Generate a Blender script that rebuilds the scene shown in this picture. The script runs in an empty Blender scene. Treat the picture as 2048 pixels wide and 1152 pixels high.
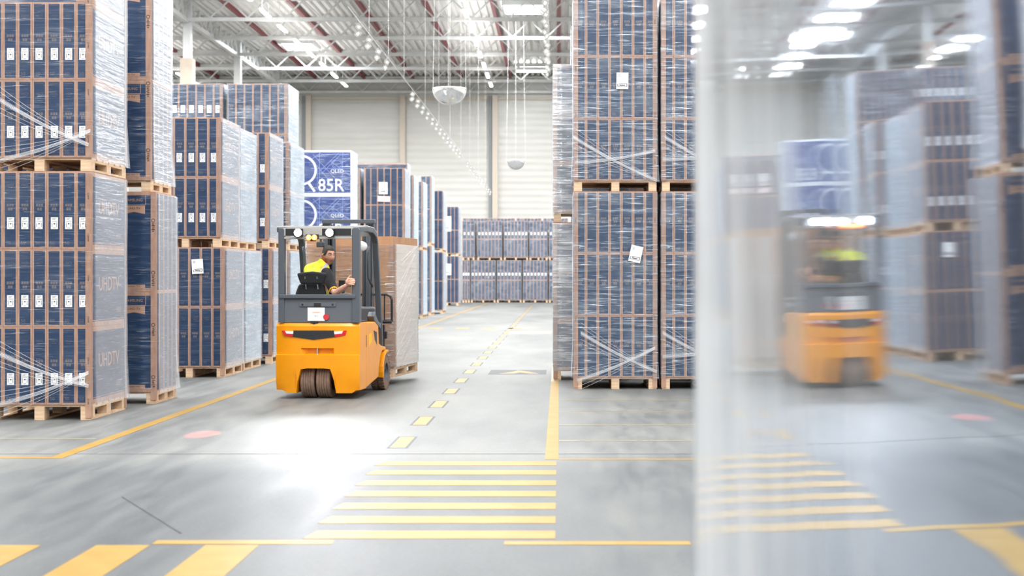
import bpy, bmesh, math, random
from mathutils import Vector, Matrix, Euler
random.seed(7)
S = bpy.context.scene
C = S.collection
PI = math.pi

# ------------------------------------------------------------------ camera, world, lights, exposure
F = 2900.0                      # focal length in pixels of the 2048 px frame
VX, VY, HC = 1118.0, 555.0, 1.5  # vanishing point of the aisle, camera height
def W(px, py, Y):               # a point at distance Y seen at that pixel
    return Vector(((px - VX) / F * Y, Y, HC - (py - VY) / F * Y))
def G(px, py):                  # a point on the floor
    Y = F * HC / (py - VY)
    return Vector(((px - VX) / F * Y, Y, 0.0))
cd = bpy.data.cameras.new('camera'); cam = bpy.data.objects.new('camera', cd); C.objects.link(cam)
cam.location = (0, 0, HC); cam.rotation_euler = (PI / 2, 0, 0)
cd.sensor_width = 36; cd.lens = F / 2048 * 36
cd.shift_x = -(VX - 1024) / 2048; cd.shift_y = -(576 - VY) / 2048
cd.clip_start = 0.05; cd.clip_end = 400
cd.dof.use_dof = True; cd.dof.focus_distance = 18.3; cd.dof.aperture_fstop = 2.2
S.camera = cam
wd = bpy.data.worlds.new('world'); S.world = wd; wd.use_nodes = True
wd.node_tree.nodes['Background'].inputs[0].default_value = (0.75, 0.85, 1, 1)
wd.node_tree.nodes['Background'].inputs[1].default_value = 1.0
S.view_settings.view_transform = 'Standard'; S.view_settings.look = 'None'
S.view_settings.gamma = 1; S.view_settings.use_curve_mapping = False
S.view_settings.exposure = 1.05
cy = S.cycles
cy.use_denoising = True
try: cy.denoiser = 'OPENIMAGEDENOISE'
except Exception: pass
cy.max_bounces = 8; cy.diffuse_bounces = 4; cy.glossy_bounces = 4; cy.transparent_max_bounces = 20
cy.transmission_bounces = 4; cy.caustics_reflective = False; cy.caustics_refractive = False
cy.sample_clamp_indirect = 6; cy.use_adaptive_sampling = True; cy.adaptive_threshold = 0.02
ROWS_X = (-31.2, -22.2, -13.2, -4.2, 4.8, 13.8)
def area(x, y, z, sx, sy, en, col=(1, 1, 1)):
    ld = bpy.data.lights.new('area_light', 'AREA'); ld.shape = 'RECTANGLE'; ld.size = sx; ld.size_y = sy
    ld.energy = en; ld.color = col
    o = bpy.data.objects.new('area_light', ld); C.objects.link(o); o.location = (x, y, z)
    return o
for x in ROWS_X:                # the light of the roof's long rows of tube lamps, plus upward fill
    for j in range(12):
        area(x, 85.2 - 4.0 * j, 13.3, 0.3, 1.9, 2400 / 12.25, (1, 0.985, 0.95))
    for y0, y1 in ((-14, 38), (38, 87)):
        if y0 < 0: area(x, (y0 + y1) / 2, 13.2, 0.35, y1 - y0, 2400, (1, 0.985, 0.95))
        area(x, (y0 + y1) / 2, 12.9, 1.6, y1 - y0, 260, (1, 0.985, 0.95)).rotation_euler = (PI, 0, 0)  # added upward fill that brightens the deck and trusses
SKY = [(-1.7, 69.7), (-1.7, 89.7), (-14.5, 81.0), (-1.7, 49.7), (-14.5, 61), (9.3, 61), (9.3, 81), (-1.7, 29.7), (-14.5, 41), (-1.7, 9.7), (-14.5, 21)]
for x, y in SKY:                # daylight through the skylights
    area(x, y, 14.3, 1.8, 2.3, 520 if y < 85 else 60, (0.9, 0.96, 1))

# ------------------------------------------------------------------ materials
def mat(name, col, rough=0.6, metal=0.0, spec=0.5, emit=None, es=0.0):
    m = bpy.data.materials.new(name); m.use_nodes = True
    b = m.node_tree.nodes['Principled BSDF']
    b.inputs['Base Color'].default_value = (*col, 1); b.inputs['Roughness'].default_value = rough
    b.inputs['Metallic'].default_value = metal; b.inputs['Specular IOR Level'].default_value = spec
    if emit:
        b.inputs['Emission Color'].default_value = (*emit, 1); b.inputs['Emission Strength'].default_value = es
    return m
def s2l(r, g, b):
    f = lambda c: (c / 12.92 if c <= 0.04045 else ((c + 0.055) / 1.055) ** 2.4)
    return (f(r / 255), f(g / 255), f(b / 255))
class N:                        # small helper over a node tree
    def __init__(s, m): s.t = m.node_tree; s.n = s.t.nodes; s.l = s.t.links
    def add(s, typ, **kw):
        n = s.n.new(typ)
        for k, v in kw.items(): setattr(n, k, v)
        return n
    def link(s, a, b): s.l.new(a, b)
    def coord(s, scale=(1, 1, 1), rot=(0, 0, 0), out='Object'):
        tc = s.add('ShaderNodeTexCoord'); mp = s.add('ShaderNodeMapping')
        mp.inputs['Scale'].default_value = scale; mp.inputs['Rotation'].default_value = rot
        s.link(tc.outputs[out], mp.inputs[0]); return mp.outputs[0]
    def noise(s, vec, scale, detail=3, rough=0.5):
        n = s.add('ShaderNodeTexNoise'); n.inputs['Scale'].default_value = scale
        n.inputs['Detail'].default_value = detail; n.inputs['Roughness'].default_value = rough
        if vec is not None: s.link(vec, n.inputs['Vector'])
        return n.outputs['Fac']
    def ramp(s, fac, stops):
        r = s.add('ShaderNodeValToRGB'); e = r.color_ramp.elements
        while len(e) < len(stops): e.new(0.5)
        for k, (p, c) in enumerate(stops):
            e[k].position = p; e[k].color = (*c, 1) if len(c) == 3 else c
        s.link(fac, r.inputs[0]); return r.outputs[0]
    def math(s, op, a, b=None, clamp=False):
        n = s.add('ShaderNodeMath', operation=op, use_clamp=clamp)
        for k, v in enumerate((a, b)):
            if v is None: continue
            if isinstance(v, (int, float)): n.inputs[k].default_value = v
            else: s.link(v, n.inputs[k])
        return n.outputs[0]
    def bump(s, h, strength, dist=0.01):
        b = s.add('ShaderNodeBump'); b.inputs['Strength'].default_value = strength; b.inputs['Distance'].default_value = dist
        s.link(h, b.inputs['Height']); return b.outputs[0]
def vary(name, c1, c2, scale=(4, 4, 4), nscale=1.0, rough=0.6, bump=0.0, metal=0.0, detail=3, spec=0.5):
    m = mat(name, c1, rough, metal, spec); k = N(m); b = k.n['Principled BSDF']
    v = k.noise(k.coord(scale), nscale, detail)
    k.link(k.ramp(v, [(0.35, c1), (0.65, c2)]), b.inputs['Base Color'])
    if bump: k.link(k.bump(v, bump), b.inputs['Normal'])
    return m
M = {}
M['kraft'] = vary('kraft_board', s2l(180, 144, 124), s2l(162, 127, 109), (6, 6, 2), 3, 0.75)
M['brown'] = vary('brown_carton', s2l(196, 150, 112), s2l(178, 132, 98), (2, 2, 2), 2, 0.75)
M['navy'] = vary('navy_print', s2l(20, 47, 80), s2l(27, 57, 93), (2, 2, 40), 1.5, 0.55)
M['navy_print'] = mat('dim_print', s2l(104, 100, 106), 0.7)
M['kraft_print'] = mat('kraft_print', s2l(178, 140, 118), 0.7)
M['dark_print'] = mat('dark_print', s2l(66, 50, 46), 0.8)
M['white'] = mat('white_paper', (0.85, 0.86, 0.87), 0.5)
M['ink'] = mat('black_ink', (0.05, 0.05, 0.06), 0.6)
M['pink'] = mat('pink_paper', s2l(240, 190, 190), 0.6)
M['royal'] = vary('royal_blue_print', s2l(34, 56, 128), s2l(44, 68, 142), (2, 2, 2), 3, 0.5)
M['royal_line'] = mat('pale_blue_line', s2l(128, 148, 205), 0.5)
M['print_white'] = mat('white_print', (0.88, 0.89, 0.92), 0.5)
M['wood'] = vary('pallet_wood', s2l(220, 192, 162), s2l(196, 164, 134), (3, 3, 14), 2.5, 0.75, 0.1)
M['steel_white'] = vary('white_painted_steel', (0.62, 0.63, 0.63), (0.56, 0.565, 0.56), (1, 1, 1), 2, 0.45)
M['red_steel'] = mat('red_painted_steel', s2l(120, 42, 50), 0.5)
M['column'] = mat('grey_painted_column', (0.62, 0.63, 0.64), 0.5)
M['sleeve'] = vary('concrete_sleeve', s2l(188, 176, 164), s2l(176, 164, 150), (1, 1, 1), 2, 0.8)
M['pillar'] = mat('beige_wall_post', s2l(190, 180, 168), 0.6)
M['pipe'] = mat('grey_downpipe', s2l(120, 126, 130), 0.5)
M['yellow_paint'] = vary('yellow_floor_paint', s2l(134, 102, 28), s2l(142, 112, 44), (2, 2, 2), 2.5, 0.5, detail=6, spec=0.25)
M['pale_paint'] = vary('worn_yellow_floor_paint', s2l(138, 124, 82), s2l(128, 122, 104), (3, 3, 3), 2, 0.4)
M['grey_paint'] = mat('grey_floor_paint', s2l(70, 73, 77), 0.6, 0, 0.2)
M['orange'] = vary('orange_yellow_paint', s2l(236, 152, 0), s2l(230, 145, 0), (2, 2, 2), 2, 0.35)
M['grey_metal'] = mat('dark_grey_metal', s2l(80, 86, 95), 0.45)
M['grey_panel'] = mat('grey_plastic_panel', s2l(92, 97, 105), 0.5)
M['roof_grey'] = mat('light_grey_metal', s2l(168, 168, 166), 0.45)
M['black'] = mat('black_plastic', (0.015, 0.016, 0.02), 0.5)
M['mast'] = mat('mast_steel', s2l(44, 47, 54), 0.4, 0.3)
M['chrome'] = mat('bright_steel', (0.7, 0.7, 0.72), 0.25, 1.0)
M['rubber'] = vary('brown_rubber', s2l(138, 112, 96), s2l(122, 98, 84), (6, 6, 6), 3, 0.85)
M['red'] = mat('red_plastic', s2l(205, 22, 40), 0.3)
M['red_sticker'] = mat('red_sticker', s2l(200, 50, 62), 0.5)
M['orange_print'] = mat('orange_print', s2l(240, 130, 40), 0.5)
M['lens'] = mat('white_lens', (0.85, 0.85, 0.88), 0.2)
M['seat'] = vary('black_seat_fabric', (0.012, 0.013, 0.017), (0.022, 0.024, 0.03), (20, 20, 20), 3, 0.8)
M['lamp_on'] = mat('lit_lamp', (1, 1, 1), 0.3, emit=(0.93, 0.95, 1), es=22)
M['red_on'] = mat('lit_red_lamp', (1, 0.1, 0.02), 0.3, emit=(1, 0.16, 0.03), es=5)
M['amber_on'] = mat('lit_amber_lamp', (1, 0.5, 0.1), 0.3, emit=(1, 0.5, 0.12), es=9)
M['tube'] = mat('lit_tube', (1, 1, 1), 0.4, emit=(1, 0.98, 0.93), es=9)
M['sky_pane'] = mat('skylight_pane', (1, 1, 1), 0.4, emit=(0.96, 0.99, 1), es=7)
M['skin'] = vary('skin', s2l(232, 176, 150), s2l(222, 162, 138), (12, 12, 12), 2, 0.5)
M['hair'] = vary('dark_brown_hair', (0.02, 0.013, 0.01), (0.035, 0.023, 0.017), (60, 60, 20), 3, 0.6)
M['beard'] = mat('beard', s2l(176, 126, 104), 0.7)
M['lip'] = mat('lip', s2l(178, 106, 96), 0.5)
M['eye_white'] = mat('eye_white', (0.75, 0.74, 0.72), 0.25)
M['iris'] = mat('iris', (0.03, 0.02, 0.015), 0.2)
M['vest'] = vary('hi_vis_fabric', s2l(226, 236, 44), s2l(214, 224, 30), (8, 8, 8), 2, 0.7)
M['vest_edge'] = mat('amber_piping', s2l(250, 190, 20), 0.6)
M['silver'] = mat('reflective_tape', s2l(178, 182, 188), 0.35)
M['shirt'] = vary('black_cotton', (0.012, 0.012, 0.016), (0.02, 0.02, 0.026), (14, 14, 14), 2, 0.85)
M['red_cloth'] = mat('red_collar', s2l(180, 24, 40), 0.8)
M['trouser'] = vary('dark_work_cloth', (0.02, 0.022, 0.03), (0.03, 0.032, 0.042), (10, 10, 10), 2, 0.85)
M['wire'] = mat('thin_white_wire', (0.78, 0.79, 0.8), 0.4)
M['mirror'] = mat('dome_acrylic', (0.86, 0.87, 0.88), 0.08, 0.85)

def floor_mat():
    m = mat('polished_concrete', (0.4, 0.4, 0.4), 0.35, 0.0, 0.32); k = N(m); b = k.n['Principled BSDF']
    big = k.noise(k.coord((0.35, 0.12, 1), out='Object'), 1.3, 6, 0.6)
    scuff = k.noise(k.coord((3.0, 0.45, 1), (0, 0, 0.35)), 1.6, 6, 0.65)
    fine = k.noise(k.coord((9, 9, 1)), 4, 4, 0.6)
    v = k.math('ADD', k.math('MULTIPLY', big, 0.45), k.math('ADD', k.math('MULTIPLY', scuff, 0.4), k.math('MULTIPLY', fine, 0.15)))
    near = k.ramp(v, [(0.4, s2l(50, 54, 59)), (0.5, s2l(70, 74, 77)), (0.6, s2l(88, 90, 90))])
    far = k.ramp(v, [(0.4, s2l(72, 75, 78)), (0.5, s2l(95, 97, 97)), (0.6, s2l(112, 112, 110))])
    sx = k.add('ShaderNodeSeparateXYZ'); k.link(k.coord(), sx.inputs[0])      # two pours meet at the joint; far colours also hold some distant sheen
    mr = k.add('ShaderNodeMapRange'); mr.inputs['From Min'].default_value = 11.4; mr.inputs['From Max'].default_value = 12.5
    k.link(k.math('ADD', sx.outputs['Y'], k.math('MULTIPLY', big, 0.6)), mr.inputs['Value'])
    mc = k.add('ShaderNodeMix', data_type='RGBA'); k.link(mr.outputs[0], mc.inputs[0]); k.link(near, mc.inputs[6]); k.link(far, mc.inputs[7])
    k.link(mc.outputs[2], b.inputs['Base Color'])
    r = k.math('ADD', k.math('MULTIPLY', scuff, 0.4), 0.36)
    k.link(r, b.inputs['Roughness'])
    k.link(k.bump(k.noise(k.coord((1, 0.4, 1)), 9, 4), 0.06, 0.01), b.inputs['Normal'])
    return m
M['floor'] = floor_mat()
def deck_mat():
    m = vary('trapezoid_steel_deck', (0.8, 0.79, 0.77), (0.73, 0.72, 0.705), (0.6, 0.3, 1), 2, 0.45)
    return m
M['deck'] = deck_mat()
def wall_mat():
    m = mat('horizontal_wall_panel', (0.7, 0.7, 0.68), 0.5); k = N(m); b = k.n['Principled BSDF']
    w = k.add('ShaderNodeTexWave', wave_type='BANDS', bands_direction='Z', wave_profile='SIN')
    w.inputs['Scale'].default_value = 0.75
    k.link(k.coord((1, 1, 1)), w.inputs['Vector'])
    n = k.noise(k.coord((0.3, 0.3, 2)), 1.5, 3)
    k.link(k.ramp(n, [(0.3, (0.55, 0.55, 0.53)), (0.7, (0.5, 0.5, 0.48))]), b.inputs['Base Color'])
    k.link(k.bump(w.outputs['Fac'], 0.25, 0.06), b.inputs['Normal'])
    return m
M['wall'] = wall_mat()
def film_mat(name, base, streak_w, graze, rot, warm=(0.86, 0.88, 0.92), glint=0.75):
    m = bpy.data.materials.new(name); m.use_nodes = True; k = N(m)
    for n in list(k.n): k.n.remove(n)
    out = k.add('ShaderNodeOutputMaterial')
    tr = k.add('ShaderNodeBsdfTransparent'); tr.inputs[0].default_value = (0.97, 0.975, 0.985, 1)
    df = k.add('ShaderNodeBsdfDiffuse'); df.inputs[0].default_value = (*warm, 1)
    gl = k.add('ShaderNodeBsdfGlossy'); gl.inputs['Color'].default_value = (0.95, 0.96, 0.98, 1); gl.inputs['Roughness'].default_value = 0.22
    mx = k.add('ShaderNodeMixShader'); mx.inputs[0].default_value = 0.45
    k.link(df.outputs[0], mx.inputs[1]); k.link(gl.outputs[0], mx.inputs[2])
    patch = k.noise(k.coord((0.9, 0.9, 1.6), (rot, rot, 0)), 1.4, 4, 0.6)
    band = k.noise(k.coord((0.8, 0.8, 13), (rot, rot * 0.8, 0)), 1.7, 3, 0.6)
    gln = k.noise(k.coord((2.6, 2.6, 80), (-rot * 0.5, -rot * 0.35, 0)), 1.5, 2, 0.5)
    pr = k.math('MULTIPLY', k.ramp(patch, [(0.48, (0, 0, 0)), (0.72, (1, 1, 1))]), streak_w * 0.7)
    br = k.math('MULTIPLY', k.ramp(band, [(0.5, (0, 0, 0)), (0.75, (1, 1, 1))]), streak_w)
    gr = k.math('MULTIPLY', k.ramp(gln, [(0.63, (0, 0, 0)), (0.66, (1, 1, 1))]), glint)  # glints drawn into the film as thin whitened streaks
    lw = k.add('ShaderNodeLayerWeight'); lw.inputs['Blend'].default_value = 0.5
    fz = k.math('MULTIPLY', k.math('POWER', lw.outputs['Facing'], 2.0), graze)
    sm = k.math('ADD', k.math('ADD', pr, br), k.math('ADD', gr, fz))
    fac = k.math('MINIMUM', k.math('ADD', sm, base), 0.84)
    k.link(k.bump(k.math('ADD', band, patch), 0.5, 0.03), gl.inputs['Normal'])
    mix = k.add('ShaderNodeMixShader'); k.link(fac, mix.inputs[0])
    k.link(tr.outputs[0], mix.inputs[1]); k.link(mx.outputs[0], mix.inputs[2]); k.link(mix.outputs[0], out.inputs[0])
    return m
M['film'] = film_mat('stretch_film', 0.05, 0.22, 0.86, 0.18, (0.7, 0.84, 1.0), 0.6)
M['film_clear'] = film_mat('clear_stretch_film', 0.0, 0.07, 0.72, 0.14, (0.8, 0.87, 0.98), 0.16)
M['film_dense'] = film_mat('dense_stretch_film', 0.3, 0.5, 0.7, 0.3, (0.86, 0.9, 0.96))
M['film_brown'] = film_mat('loose_stretch_film', 0.04, 0.12, 1.1, 0.5, (0.86, 0.85, 0.83))
def strand_mat():
    m = mat('twisted_film', (0.9, 0.92, 0.95), 0.25); k = N(m); b = k.n['Principled BSDF']
    b.inputs['Alpha'].default_value = 0.3
    return m
M['strand'] = strand_mat()
def curtain_mat():
    m = bpy.data.materials.new('glossy_plastic_sheet'); m.use_nodes = True; k = N(m)
    for n in list(k.n): k.n.remove(n)
    out = k.add('ShaderNodeOutputMaterial')
    gl = k.add('ShaderNodeBsdfGlossy'); gl.inputs['Color'].default_value = (0.6, 0.66, 0.75, 1); gl.inputs['Roughness'].default_value = 0.028
    df = k.add('ShaderNodeBsdfDiffuse'); df.inputs[0].default_value = (0.8, 0.82, 0.85, 1)
    tl = k.add('ShaderNodeBsdfTranslucent'); tl.inputs[0].default_value = (0.86, 0.87, 0.88, 1)
    hz = k.add('ShaderNodeMixShader'); hz.inputs[0].default_value = 0.35
    k.link(df.outputs[0], hz.inputs[1]); k.link(tl.outputs[0], hz.inputs[2])
    lw = k.add('ShaderNodeLayerWeight'); lw.inputs['Blend'].default_value = 0.5
    vert = k.noise(k.coord((1, 3.2, 0.12)), 2.2, 3)
    v = k.math('MULTIPLY', k.math('SUBTRACT', vert, 0.5), 0.35)
    fz = k.ramp(k.math('ADD', lw.outputs['Facing'], v), [(0.66, (0.02, 0.02, 0.02)), (0.82, (0.14, 0.14, 0.14)), (0.9, (0.58, 0.58, 0.58)), (0.95, (0.85, 0.85, 0.85))])
    k.link(k.bump(k.noise(k.coord((1, 2.2, 0.35)), 2, 2), 0.04, 0.05), gl.inputs['Normal'])
    mix = k.add('ShaderNodeMixShader'); k.link(fz, mix.inputs[0])
    k.link(gl.outputs[0], mix.inputs[1]); k.link(hz.outputs[0], mix.inputs[2]); k.link(mix.outputs[0], out.inputs[0])
    return m
M['curtain'] = curtain_mat()

# ------------------------------------------------------------------ mesh helpers
class MB:
    def __init__(s): s.v = []; s.f = []; s.m = []
    def add(s, vs, fs, mi=0):
        o = len(s.v); s.v += [tuple(p) for p in vs]
        for f in fs: s.f.append([i + o for i in f]); s.m.append(mi)
    def box(s, c, d, mi=0, rot=None):
        cx, cy_, cz = c; x, y, z = d[0] / 2, d[1] / 2, d[2] / 2
        P = [Vector((a * x, b * y, e * z)) for e in (-1, 1) for b in (-1, 1) for a in (-1, 1)]
        if rot is not None:
            R = rot if isinstance(rot, Matrix) else Euler(rot).to_matrix()
            P = [R @ p for p in P]
        s.add([p + Vector(c) for p in P], [(0, 2, 3, 1), (4, 5, 7, 6), (0, 1, 5, 4), (2, 6, 7, 3), (0, 4, 6, 2), (1, 3, 7, 5)], mi)
    def bar(s, a, b, w, h, mi=0):           # a box beam from a to b
        a, b = Vector(a), Vector(b); d = b - a
        q = d.to_track_quat('Y', 'Z').to_matrix()
        s.box((a + b) / 2, (w, d.length, h), mi, q)
    def tube(s, pts, r, n=8, mi=0, caps=True):
        pts = [Vector(p) for p in pts]; rings = []
        rr = r if isinstance(r, (list, tuple)) else [r] * len(pts)
        up = None
        for i, p in enumerate(pts):
            t = (pts[min(i + 1, len(pts) - 1)] - pts[max(i - 1, 0)]).normalized()
            if up is None: up = Vector((0, 0, 1)) if abs(t.z) < 0.9 else Vector((1, 0, 0))
            u = t.cross(up).normalized(); w = u.cross(t).normalized(); up = w
            rings.append([p + (u * math.cos(2 * PI * k / n) + w * math.sin(2 * PI * k / n)) * rr[i] for k in range(n)])
        vs = [p for g in rings for p in g]; fs = []
        for i in range(len(pts) - 1):
            for k in range(n):
                fs.append((i * n + k, i * n + (k + 1) % n, (i + 1) * n + (k + 1) % n, (i + 1) * n + k))
        if caps: fs.append(tuple(range(n))[::-1]); fs.append(tuple((len(pts) - 1) * n + k for k in range(n)))
        s.add(vs, fs, mi)
    def lathe(s, prof, n=24, axis='X', c=(0, 0, 0), mi=0, arc=(0, 2 * PI)):   # prof: (radius, along axis)
        full = abs(arc[1] - arc[0] - 2 * PI) < 1e-6; m = n if full else n + 1
        vs = []
        for r, h in prof:
            for k in range(m):
                a = arc[0] + (arc[1] - arc[0]) * k / n
                p = {'X': (h, r * math.cos(a), r * math.sin(a)), 'Y': (r * math.cos(a), h, r * math.sin(a)), 'Z': (r * math.cos(a), r * math.sin(a), h)}[axis]
                vs.append(Vector(p) + Vector(c))
        fs = []
        for i in range(len(prof) - 1):
            for k in range(n):
                fs.append((i * m + k, i * m + (k + 1) % m, (i + 1) * m + (k + 1) % m, (i + 1) * m + k))
        s.add(vs, fs, mi)
    def prism(s, poly, axis, a, b, mi=0):   # poly in the two other axes, in order
        def pt(u, v, t): return {'X': (t, u, v), 'Y': (u, t, v), 'Z': (u, v, t)}[axis]
        n = len(poly); vs = [pt(u, v, a) for u, v in poly] + [pt(u, v, b) for u, v in poly]
        fs = [tuple(range(n))[::-1], tuple(range(n, 2 * n))] + [(k, (k + 1) % n, n + (k + 1) % n, n + k) for k in range(n)]
        s.add(vs, fs, mi)
    def mesh(s, name, mats, smooth=False, fix=True):
        me = bpy.data.meshes.new(name); me.from_pydata(s.v, [], s.f)
        for m in mats: me.materials.append(m)
        me.polygons.foreach_set('material_index', s.m)
        if fix:
            bm = bmesh.new(); bm.from_mesh(me); bmesh.ops.recalc_face_normals(bm, faces=bm.faces); bm.to_mesh(me); bm.free()
        if smooth: me.polygons.foreach_set('use_smooth', [True] * len(me.polygons))
        if smooth == 'auto': me.set_sharp_from_angle(angle=0.5)
        me.update(); return me
def mk(name, me, parent=None, loc=(0, 0, 0), rot=(0, 0, 0), bevel=0, sub=0):
    o = bpy.data.objects.new(name, me); C.objects.link(o)
    o.location = loc; o.rotation_euler = rot
    if parent is not None: o.parent = parent
    if bevel:
        b = o.modifiers.new('edge', 'BEVEL'); b.width = bevel; b.segments = 2; b.limit_method = 'ANGLE'; b.angle_limit = 0.6
    if sub:
        b = o.modifiers.new('smooth', 'SUBSURF'); b.levels = sub; b.render_levels = sub
    return o
def tag(o, label, cat, group=None, kind=None):
    o['label'] = label; o['category'] = cat
    if group: o['group'] = group
    if kind: o['kind'] = kind
    return o
def struct(o): o['kind'] = 'structure'; return o
def empty(name, loc=(0, 0, 0), rz=0):
    o = bpy.data.objects.new(name, None); C.objects.link(o); o.location = loc; o.rotation_euler = (0, 0, rz); return o
_tx = {}
def text_geo(s, size, bold=0.0):
    key = (s, bold)
    if key not in _tx:
        cu = bpy.data.curves.new('t', 'FONT'); cu.body = s; cu.size = 1; cu.resolution_u = 2; cu.offset = bold
        ob = bpy.data.objects.new('t', cu); C.objects.link(ob); bpy.context.view_layer.update()
        me = bpy.data.meshes.new_from_object(ob)
        vs = [v.co.copy() for v in me.vertices]; fs = [list(p.vertices) for p in me.polygons]
        x0 = min(v.x for v in vs); x1 = max(v.x for v in vs); y0 = min(v.y for v in vs)
        vs = [Vector((v.x - (x0 + x1) / 2, v.y - y0, 0)) for v in vs]
        bpy.data.objects.remove(ob); bpy.data.curves.remove(cu); bpy.data.meshes.remove(me)
        _tx[key] = (vs, fs, x1 - x0, max(v.y for v in vs))
    vs, fs, w, h = _tx[key]
    return [v * size for v in vs], fs, w * size, h * size
def put_text(mb, s, height, fn, mi, bold=0.0, width=None):  # fn(u, v) -> 3D point; text centred on u = 0, foot on v = 0
    vs, fs, w, h = text_geo(s, 1.0, bold); k = height / h; kx = k if width is None else width / w
    mb.add([fn(v.x * kx, v.y * k) for v in vs], fs, mi)
NUM = ['zero', 'one', 'two', 'three', 'four', 'five', 'six', 'seven', 'eight']
ORD = ['', 'first', 'second', 'third', 'fourth', 'fifth', 'sixth', 'seventh', 'eighth', 'ninth', 'tenth', 'eleventh', 'twelfth', 'thirteenth', 'fourteenth', 'fifteenth', 'sixteenth', 'seventeenth', 'eighteenth', 'nineteenth', 'twentieth'] + ['twenty-' + w for w in 'first second third fourth fifth sixth seventh eighth ninth'.split()] + ['thirtieth'] + ['thirty-' + w for w in 'first second third fourth fifth sixth seventh eighth ninth'.split()] + ['fortieth']

# ------------------------------------------------------------------ the hall
X0, X1, Y0, Y1, ZR = -36.0, 20.0, -16.0, 94.3, 14.6
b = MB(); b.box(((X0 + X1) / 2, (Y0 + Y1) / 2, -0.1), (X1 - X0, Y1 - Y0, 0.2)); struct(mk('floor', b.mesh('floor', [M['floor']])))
b = MB()
x = X0; k = 0; prof = []
while x < X1:                    # trapezoid deck, ribs running down the hall
    prof += [(x, ZR), (x + 0.16, ZR), (x + 0.2, ZR + 0.14), (x + 0.34, ZR + 0.14)]; x += 0.38
vs = [(u, Y0, z) for u, z in prof] + [(u, Y1, z) for u, z in prof]; n = len(prof)
b.add(vs, [(i, i + 1, n + i + 1, n + i) for i in range(n - 1)])
struct(mk('ceiling', b.mesh('ceiling', [M['deck']], fix=False)))
for nm, c, d in (('wall_back', ((X0 + X1) / 2, Y1 + 0.1, 7.4), (X1 - X0, 0.2, 14.8)), ('wall_front', ((X0 + X1) / 2, Y0 - 0.1, 7.4), (X1 - X0, 0.2, 14.8)),
                 ('wall_left', (X0 - 0.1, (Y0 + Y1) / 2, 7.4), (0.2, Y1 - Y0, 14.8)), ('wall_right', (X1 + 0.1, (Y0 + Y1) / 2, 7.4), (0.2, Y1 - Y0, 14.8))):
    b = MB(); b.box(c, d); struct(mk(nm, b.mesh(nm, [M['wall']])))
ZC = 13.45
TRY = [Y1 - 0.2 - 5.3 * k for k in range(17)]
b = MB()
b.box(((X0 + X1) / 2, 0, ZC + 0.08), (X1 - X0 - 0.4, 0.2, 0.16)); b.box(((X0 + X1) / 2, 0, ZC + 1.03), (X1 - X0 - 0.4, 0.16, 0.14))
x = X0 + 0.6; up = False
while x < X1 - 1.2:
    za, zb = (ZC + 0.15, ZC + 0.98) if not up else (ZC + 0.98, ZC + 0.15)
    b.bar((x, 0, za), (x + 0.87, 0, zb), 0.07, 0.07); x += 0.87; up = not up
tm = b.mesh('roof_truss', [M['steel_white']])
for y in TRY: struct(mk('roof_truss', tm, loc=(0, y, 0)))
b = MB()
b.box((-17.4, 40, ZC + 0.05), (0.22, 108, 0.2)); b.box((-17.4, 40, ZC + 1.0), (0.22, 108, 0.16))
y = -13; up = False
while y < 93:
    za, zb = (ZC + 0.12, ZC + 0.95) if not up else (ZC + 0.95, ZC + 0.12)
    b.bar((-17.4, y, za), (-17.4, y + 0.55, zb), 0.08, 0.08); y += 0.55; up = not up
struct(mk('roof_girder', b.mesh('roof_girder', [M['steel_white']])))
for k in range(-7, 6):
    b = MB(); b.box((k * 3.15, (Y0 + Y1) / 2, 14.46), (0.17, Y1 - Y0 - 1, 0.2)); struct(mk('roof_purlin', b.mesh('roof_purlin', [M['red_steel']])))
for k, y in enumerate((88.8, 78.2, 67.6, 57.0, 46.4)):
    b = MB(); b.box((-17.4, y + 0.35, 7.2), (0.36, 0.36, 14.4), 0); b.box((-17.4, y + 0.35, 5.87), (0.58, 0.58, 11.74), 1)
    struct(mk('column', b.mesh('column', [M['column'], M['sleeve']])))
for x in (-34.3, -28.3, -22.3, -16.25, -10.15, 1.9, 7.9, 13.9):
    b = MB(); b.box((x, Y1 - 0.16, 6.65), (0.34, 0.3, 13.3)); struct(mk('wall_post', b.mesh('wall_post', [M['pillar']])))
b = MB(); b.box((-4.15, Y1 - 0.16, 6.65), (0.36, 0.3, 13.3), 0); b.box((-4.46, Y1 - 0.13, 6.65), (0.2, 0.2, 13.3), 1)
struct(mk('wall_post', b.mesh('wall_post', [M['pillar'], M['pipe']])))
b = MB(); b.box((-16.55, Y1 - 0.13, 6.65), (0.26, 0.24, 13.3)); struct(mk('wall_post', b.mesh('wall_post', [M['pipe']])))
b = MB(); b.box(((X0 + X1) / 2, Y1 - 0.05, 13.15), (X1 - X0 - 0.1, 0.08, 0.2)); struct(mk('trim_1', b.mesh('trim_1', [M['pillar']])))
for k, (x, y) in enumerate(SKY):
    if y < 45: continue
    w = empty('window_%d' % (k + 1), (x, y, 14.4)); struct(w)
    b = MB()
    for sx in (-1, 1): b.box((sx * 0.97, 0, 0.08), (0.08, 2.5, 0.24))
    for sy in (-1, 1): b.box((0, sy * 1.22, 0.08), (2.0, 0.08, 0.24))
    mk('window_frame', b.mesh('window_frame', [M['steel_white']]), w)
    b = MB(); b.box((0, 0, 0.0), (1.88, 2.38, 0.03)); mk('pane', b.mesh('pane', [M['sky_pane']]), w)
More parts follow.
